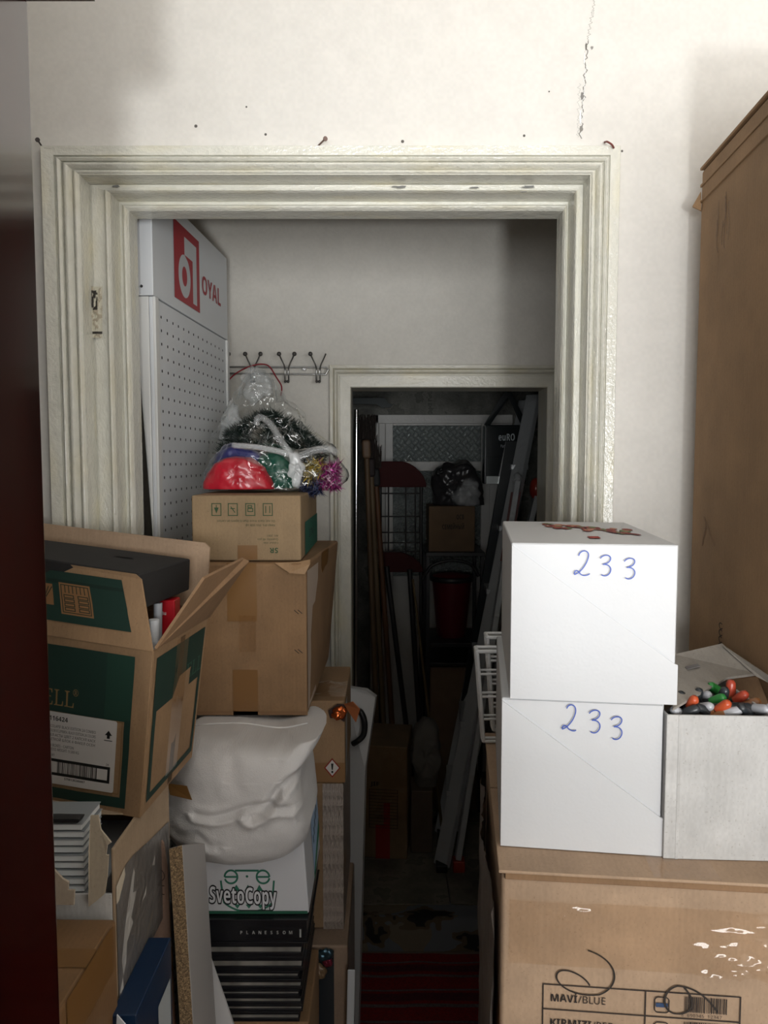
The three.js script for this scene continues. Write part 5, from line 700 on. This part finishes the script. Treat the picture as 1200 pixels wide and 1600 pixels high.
{ // brooms standing head up
  const bristle = M(C(0.03, 0.022, 0.018), { roughness: 1 }), wood = (r, g, b) => M(C(r, g, b), { map: reps(T.wood, 1, 4), roughness: 0.6 });
  function broom(label, top, foot, hw, m, headM) {
    const g = thing('broom', label, 'broom', 'brooms in the store'), d = top.clone().sub(foot).normalize(), neck = top.clone();
    mesh('handle', rod(foot, neck, 0.012, 0.011, 12), m, g); const hd = neck.clone().addScaledVector(d, 0.075); const hm = mesh('head', bar(neck, hd, hw, 0.035, 0.012), headM, g);
    const l = []; seed = 300 + Math.round(hw * 1000); for (let i = 0; i < 160; i++) { const s = V(rr(-0.5, 0.5) * hw, 0, rr(-0.015, 0.015)), a = hd.clone().add(s); l.push(rod(a, a.clone().addScaledVector(d, rr(0.07, 0.1)).add(V(rr(-0.01, 0.01), 0, rr(-0.01, 0.01))), 0.0016, 0.0012, 3)); } mesh('bristles', join(l), bristle, hm); settle(g);
  }
  const ft = (px, D) => { const q = P(px, 1300, D); q.y = FS + 0.0005; return q; };
  broom('broom with a brown block head at the left of the store doorway', P(573, 716, 2.96), ft(594, 3.06), 0.075, wood(0.17, 0.11, 0.06), M(C(0.16, 0.1, 0.06), { roughness: 0.6 }));
  broom('broom with an orange tinted handle, second from the doorway side', P(588, 760, 3.05), ft(622, 3.09), 0.05, wood(0.15, 0.065, 0.025), M(C(0.02, 0.02, 0.02)));
  broom('broom with a pale handle just behind the brown headed broom', P(580, 745, 3.0), ft(606, 3.12), 0.05, wood(0.19, 0.135, 0.075), M(C(0.03, 0.02, 0.02)));
  solo('wooden_stick', 'thin long stick leaning across the middle of the store', 'stick', rod(ft(692, 2.92), P(645, 905, 3.02), 0.006, 0.005), wood(0.2, 0.14, 0.06));
  solo('chrome_pole', 'shiny chrome pole beside the left edge of the store doorway', 'pole', rod(V(P(553, 720, 2.8).x, FS, -2.8), P(557, 640, 2.8), 0.008), M(C(0.7, 0.7, 0.7), { metalness: 1, roughness: 0.15 }));
  solo('pipe_bracket', 'peeling dark bracket high on the left of the store', 'bracket', sheetGeo([P(474.5, 622, 3.3), P(602, 622, 3.3), P(606, 630, 3.3), P(614, 632, 3.3), P(610, 637, 3.3), P(596, 637, 3.3), P(588, 632, 3.3), P(474.5, 630, 3.3)], 0.02), M(C(0.08, 0.09, 0.09), { roughness: 0.8 }));
  const hang = P(548, 626, 3.3);
}
{ // wire rack with a maroon arched header
  const g = thing('wire_rack', 'black wire rack with a maroon arched header in the store', 'rack'), D = 3.2, k = M(C(0.015, 0.013, 0.013), { roughness: 0.5 }), red = M(C(0.05, 0.008, 0.008), { roughness: 0.6, specularIntensity: 0.25 });
  const arch = (yt, yb, x0, x1) => { const s = new THREE.Shape(), a = P(x0, yb, D), b = P(x1, yb, D), t = H(yt, D); s.moveTo(a.x, a.y); s.lineTo(b.x, b.y); s.bezierCurveTo(b.x, (b.y + t) / 2, b.x - 0.06, t - 0.005, b.x - 0.1, t); s.lineTo(a.x + 0.01, t); s.quadraticCurveTo(a.x, t, a.x, t - 0.015); s.closePath(); return new THREE.ExtrudeGeometry(s, { depth: 0.02, bevelEnabled: true, bevelSize: 0.003, bevelThickness: 0.003, bevelSegments: 2 }).translate(0, 0, -D - 0.02); };
  mesh('header', arch(722, 760, 589, 665), red, g); mesh('lower_header', arch(864, 893, 594, 660), red, g);
  for (const x of [594, 607, 634, 649, 658]) mesh('upright_wire', rod(P(x, 755, D + 0.01), V(P(x, 890, D + 0.01).x, x === 594 || x === 658 ? FS : H(888, D), -D - 0.01), x === 594 || x === 658 ? 0.007 : 0.0035), k, g);
  for (const y of [771, 807, 832, 848, 862]) mesh('cross_wire', rod(P(594, y, D + 0.01), P(660, y, D + 0.01), 0.003), k, g);
  const a = ft3(598, 3.12), b = ft3(672, 3.12); mesh('front_leg', rod(P(604, 885, 3.17), ft3(652, 3.1), 0.011), k, g); mesh('front_leg', rod(P(640, 890, 3.17), ft3(664, 3.12), 0.011), k, g); settle(g);
}
function ft3(px, D) { const q = P(px, 1300, D); q.y = FS; return q; }
{ // black shelf with carton, dark bag and red bucket
  const g = thing('black_shelf', 'black metal shelf carrying a carton and a red bucket in the store', 'shelf'), x0 = P(668, 870, 3.16).x, x1 = P(752, 870, 3.16).x, yA = H(862, 3.14), yB = H(1003, 3.14), m = mBlack;
  for (const x of [x0, x1]) for (const z of [-3.13, -3.4]) mesh('post', rb(x - 0.008, x + 0.008, FS, x === x0 ? yA : yA + 0.002, z - 0.008, z + 0.008, 0.002), m, g);
  mesh('shelf_board', rb(x0 - 0.01, x1 + 0.01, yA - 0.018, yA, -3.415, -3.115, 0.003), m, g); mesh('shelf_board', rb(x0 + 0.009, x1 - 0.009, yB - 0.018, yB, -3.41, -3.12, 0.003), m, g); mesh('shelf_board', rb(x0 + 0.009, x1 - 0.009, 0.72, 0.735, -3.41, -3.12, 0.003), m, g);
  mesh('arched_rail', tube([P(660, 905, 3.125), P(675, 884, 3.12), P(705, 876, 3.12), P(735, 882, 3.12), P(748, 900, 3.125)], 0.007, 30), m, g); settle(g);
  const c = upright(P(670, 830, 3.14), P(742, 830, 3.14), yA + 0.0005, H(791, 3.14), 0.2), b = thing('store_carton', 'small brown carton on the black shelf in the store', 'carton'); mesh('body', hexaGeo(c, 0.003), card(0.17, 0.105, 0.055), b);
  const t = canvasTex(512, 256, (k) => { k.clearRect(0, 0, 512, 256); k.fillStyle = '#241a10'; k.font = 'bold 46px sans-serif'; k.fillText('OCB', 300, 60); k.fillText('СЕМЕЙНЫЙ', 130, 130); }); print('carton_print', b, c, 'front', 0.05, 0.98, 0.1, 0.9, printed(t), 0.001); settle(b);
  const yC = H(791, 3.14) + 0.001, d = thing('dark_bag', 'bulging dark plastic bag on the small carton in the store', 'plastic bag'); mesh('bag_body', softGeo([[682, 795], [676, 765], [682, 735], [700, 724], [725, 719], [746, 738], [755, 765], [752, 795]], 3.24, 0.075, { nt: 70, ns: 40, rough: 0.018, freq: 18, push: (q) => { if (q.y < yC) q.y = yC; } }), M(C(0.03, 0.028, 0.03), { roughness: 0.3 }), d); mesh('knot', softGeo([[680, 742], [684, 732], [696, 730], [694, 744]], 3.19, 0.012, { nt: 24, ns: 12, rough: 0.006, freq: 60 }), mBlack, d); mesh('clear_part', softGeo([[720, 755], [738, 745], [750, 768], [748, 792], [720, 794], [706, 778]], 3.17, 0.03, { nt: 40, ns: 20, rough: 0.012, freq: 50, push: (q) => { if (q.y < yC) q.y = yC; } }), film(0.3), d); settle(d);
  // bucket
  const bk = thing('red_bucket', 'dark red bucket with a black rim on the lower shelf in the store', 'bucket'), bc = P(705, 1000, 3.25); bc.y = yB + 0.0005; const hB = H(900, 3.25) - bc.y, lg = (pts) => new THREE.LatheGeometry(pts.map(([r, y]) => new THREE.Vector2(r, y)), 40).translate(bc.x, bc.y, bc.z);
  const pl = mesh('pail', lg([[0, 0], [0.06, 0], [0.064, 0.004], [0.088, hB], [0.084, hB], [0.06, 0.008], [0, 0.008]]), M(C(0.1, 0.006, 0.012), { roughness: 0.3 }), bk); mesh('rim', lg([[0.087, hB - 0.02], [0.096, hB - 0.018], [0.096, hB], [0.086, hB + 0.003], [0.086, hB - 0.02]]), mBlack, pl); mesh('lid', lg([[0, hB + 0.012], [0.05, hB + 0.01], [0.085, hB + 0.002]]), M(C(0.2, 0.015, 0.02), { roughness: 0.4 }), bk); settle(bk);
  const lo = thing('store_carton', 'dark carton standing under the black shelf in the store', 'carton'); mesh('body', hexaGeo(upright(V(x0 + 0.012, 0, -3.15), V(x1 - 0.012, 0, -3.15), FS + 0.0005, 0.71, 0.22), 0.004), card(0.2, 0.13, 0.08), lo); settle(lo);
}
{ // black carrier bag hanging by its handles
  const g = thing('carrier_bag', 'black glossy carrier bag with white lettering hanging in the store', 'bag'), D = 3.1, m = M(C(0.01, 0.014, 0.015), { roughness: 0.18 });
  const c = upright(P(757, 700, D), P(822, 700, D), H(756, D), H(664, D), 0.07); mesh('bag_body', hexaGeo(c, 0.004, 2), m, g); const t = canvasTex(512, 256, (k) => { k.clearRect(0, 0, 512, 256); k.fillStyle = '#b9c0c2'; k.font = 'bold 84px sans-serif'; k.fillText('euRO', 150, 110); k.font = '34px sans-serif'; k.fillText('Parfum', 180, 170); }); print('bag_print', g, c, 'front', 0.05, 1, 0.45, 0.95, printed(t), 0.001);
  const hk = P(797, 612, D - 0.03); print('bright_edge', g, c, 'front', 0.05, 0.7, 0.0, 0.13, M(C(0.45, 0.48, 0.47), { roughness: 0.25, metalness: 0.5 }), 0.001);
  for (const [x, z] of [[760, 0], [818, 0]]) mesh('handle', sheetGeo([P(x - 4, 664, D + 0.03), P(x + 6, 664, D + 0.03), hk.clone().add(V(0.014, 0, -0.04)), hk.clone().add(V(-0.014, 0.01, -0.04))], 0.004), m, g); mesh('hanging_cord', rod(hk.clone().add(V(0, 0, -0.04)), V(hk.x, SC, hk.z - 0.04), 0.004), m, g); settle(g);
}
{ // folded aluminium ladder wrapped in film, and a black board behind it
  const g = thing('step_ladder', 'folded aluminium step ladder wrapped in film leaning in the store', 'ladder'), al = M(C(0.5, 0.52, 0.53), { metalness: 0.2, roughness: 0.35, bumpMap: reps(T.film, 5), bumpScale: 0.003 }), red = M(C(0.34, 0.035, 0.018), { roughness: 0.3 });
  const A = P(690, 1366, 2.68), At = P(834, 618, 3.12), off = V(0.055, 0, 0.0), back = V(0.03, 0, -0.3); A.y = FS + 0.012;
  const railFoot = A.clone(), B = A.clone().add(V(0.05, 0.0, -0.06)), Bt = P(826, 770, 3.0).add(V(0, 0, 0.0));
  mesh('front_rail', bar(A, At, 0.06, 0.026, 0.003), al, g); const A2 = A.clone().add(V(0.02, 0, -0.24)), At2 = At.clone().add(V(0.02, 0, -0.28)); mesh('front_rail', bar(A2, At2, 0.06, 0.026, 0.003), al, g);
  const R0 = A.clone().add(V(0.06, 0.03, 0.005)), R1 = P(808, 752, 2.93), S0 = R0.clone().add(V(0.02, 0, -0.22)), S1 = P(838, 775, 3.03); mesh('rear_rail', bar(R0, R1, 0.046, 0.022, 0.003), al, g); mesh('rear_rail', bar(S0, S1, 0.046, 0.022, 0.003), al, g);
  for (let k = 1; k < 7; k++) { const t = k / 7.2; mesh('step', bar(A.clone().lerp(At, t), A2.clone().lerp(At2, t), 0.07, 0.022, 0.002), al, g); }
  const st = canvasTex(128, 512, (k) => { k.fillStyle = '#6d4a48'; k.fillRect(0, 0, 128, 512); seed = 55; for (let i = 0; i < 60; i++) { k.fillStyle = ['#b7b3b0', '#43383c', '#8b4a40', '#3a3648'][i % 4]; k.fillRect(rr(6, 100), rr(0, 500), rr(6, 40), rr(3, 10)); } });
  const d = R1.clone().sub(R0).normalize(), sp = R0.clone().lerp(R1, 0.78), sq = R0.clone().lerp(R1, 0.97), nn = V(0, 0, 0.0135), sx = V(0.02, 0, 0); mesh('sticker', sheetGeo([sp.clone().add(nn).sub(sx), sp.clone().add(nn).add(sx), sq.clone().add(nn).add(sx), sq.clone().add(nn).sub(sx)], 0.001), printed(st), g);
  mesh('top_cap', new THREE.SphereGeometry(0.03, 16, 12).scale(0.8, 1.5, 1).translate(S1.x - 0.004, S1.y + 0.03, S1.z), red, g); mesh('top_cap', new THREE.SphereGeometry(0.022, 14, 10).scale(0.9, 1.2, 1).translate(R1.x, R1.y + 0.008, R1.z), al, g);
  mesh('foot', rb(A.x - 0.022, A.x + 0.02, FS + 0.0005, FS + 0.03, A.z - 0.032, A.z + 0.034, 0.005), mBlack, g); mesh('foot', rb(A2.x - 0.02, A2.x + 0.02, FS + 0.0005, FS + 0.03, A2.z - 0.03, A2.z + 0.03, 0.005), mBlack, g); mesh('rear_foot', rb(R0.x - 0.02, R0.x + 0.025, FS + 0.0005, FS + 0.045, R0.z - 0.02, R0.z + 0.028, 0.005), red, g);
  settle(g);
  const f = ft3(676, 3.04), e = ft3(722, 3.04); solo('black_board', 'black wrapped board leaning beside the ladder in the store', 'board', sheetGeo([P(790, 690, 3.1), P(818, 690, 3.1), P(735, 1250, 3.05), e, f, P(693, 1250, 3.05)], 0.02), M(C(0.012, 0.016, 0.018), { roughness: 0.3 }));
}
{ // carton with red tape on the store floor
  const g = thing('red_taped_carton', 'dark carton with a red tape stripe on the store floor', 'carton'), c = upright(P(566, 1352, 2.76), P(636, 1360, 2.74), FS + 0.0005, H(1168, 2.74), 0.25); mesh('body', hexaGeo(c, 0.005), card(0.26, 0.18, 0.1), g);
  print('red_tape', g, c, 'front', 0.3, 0.62, 0.0, 0.3, M(C(0.3, 0.02, 0.02), { roughness: 0.25 }), 0.001); print('red_tape', g, c, 'front', 0.48, 0.62, 0.3, 0.5, M(C(0.25, 0.02, 0.02), { roughness: 0.25 }), 0.001); print('clear_tape', g, c, 'front', 0, 1, 0.35, 1, mClearTape, 0.0014);
  const t = canvasTex(256, 512, (k) => { k.clearRect(0, 0, 256, 512); k.strokeStyle = '#1c130b'; k.lineWidth = 4; for (let i = 0; i < 12; i++) k.strokeRect(20, 100 + i * 28, 200, 28); k.fillStyle = '#1c130b'; k.font = 'bold 50px sans-serif'; k.fillText('JIF', 30, 70); }); print('table_print', g, c, 'front', 0.1, 0.9, 0.2, 0.72, printed(t), 0.0018); settle(g);
  solo('pale_bag', 'pale crumpled bag behind the red taped carton in the store', 'bag', softGeo([[646, 1175], [650, 1130], [662, 1118], [680, 1130], [684, 1180], [676, 1250], [655, 1250]], 2.86, 0.05, { nt: 50, ns: 30, rough: 0.014, freq: 24, push: (q) => { if (q.y < FS + 0.25) q.y = FS + 0.25; } }), M(C(0.14, 0.13, 0.115), { roughness: 0.7 }));
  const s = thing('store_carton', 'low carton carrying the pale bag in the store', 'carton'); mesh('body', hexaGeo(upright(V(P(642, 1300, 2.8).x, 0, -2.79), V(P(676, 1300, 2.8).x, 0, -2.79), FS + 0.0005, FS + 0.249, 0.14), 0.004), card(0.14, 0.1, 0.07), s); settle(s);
}
renderer.render(scene, camera);
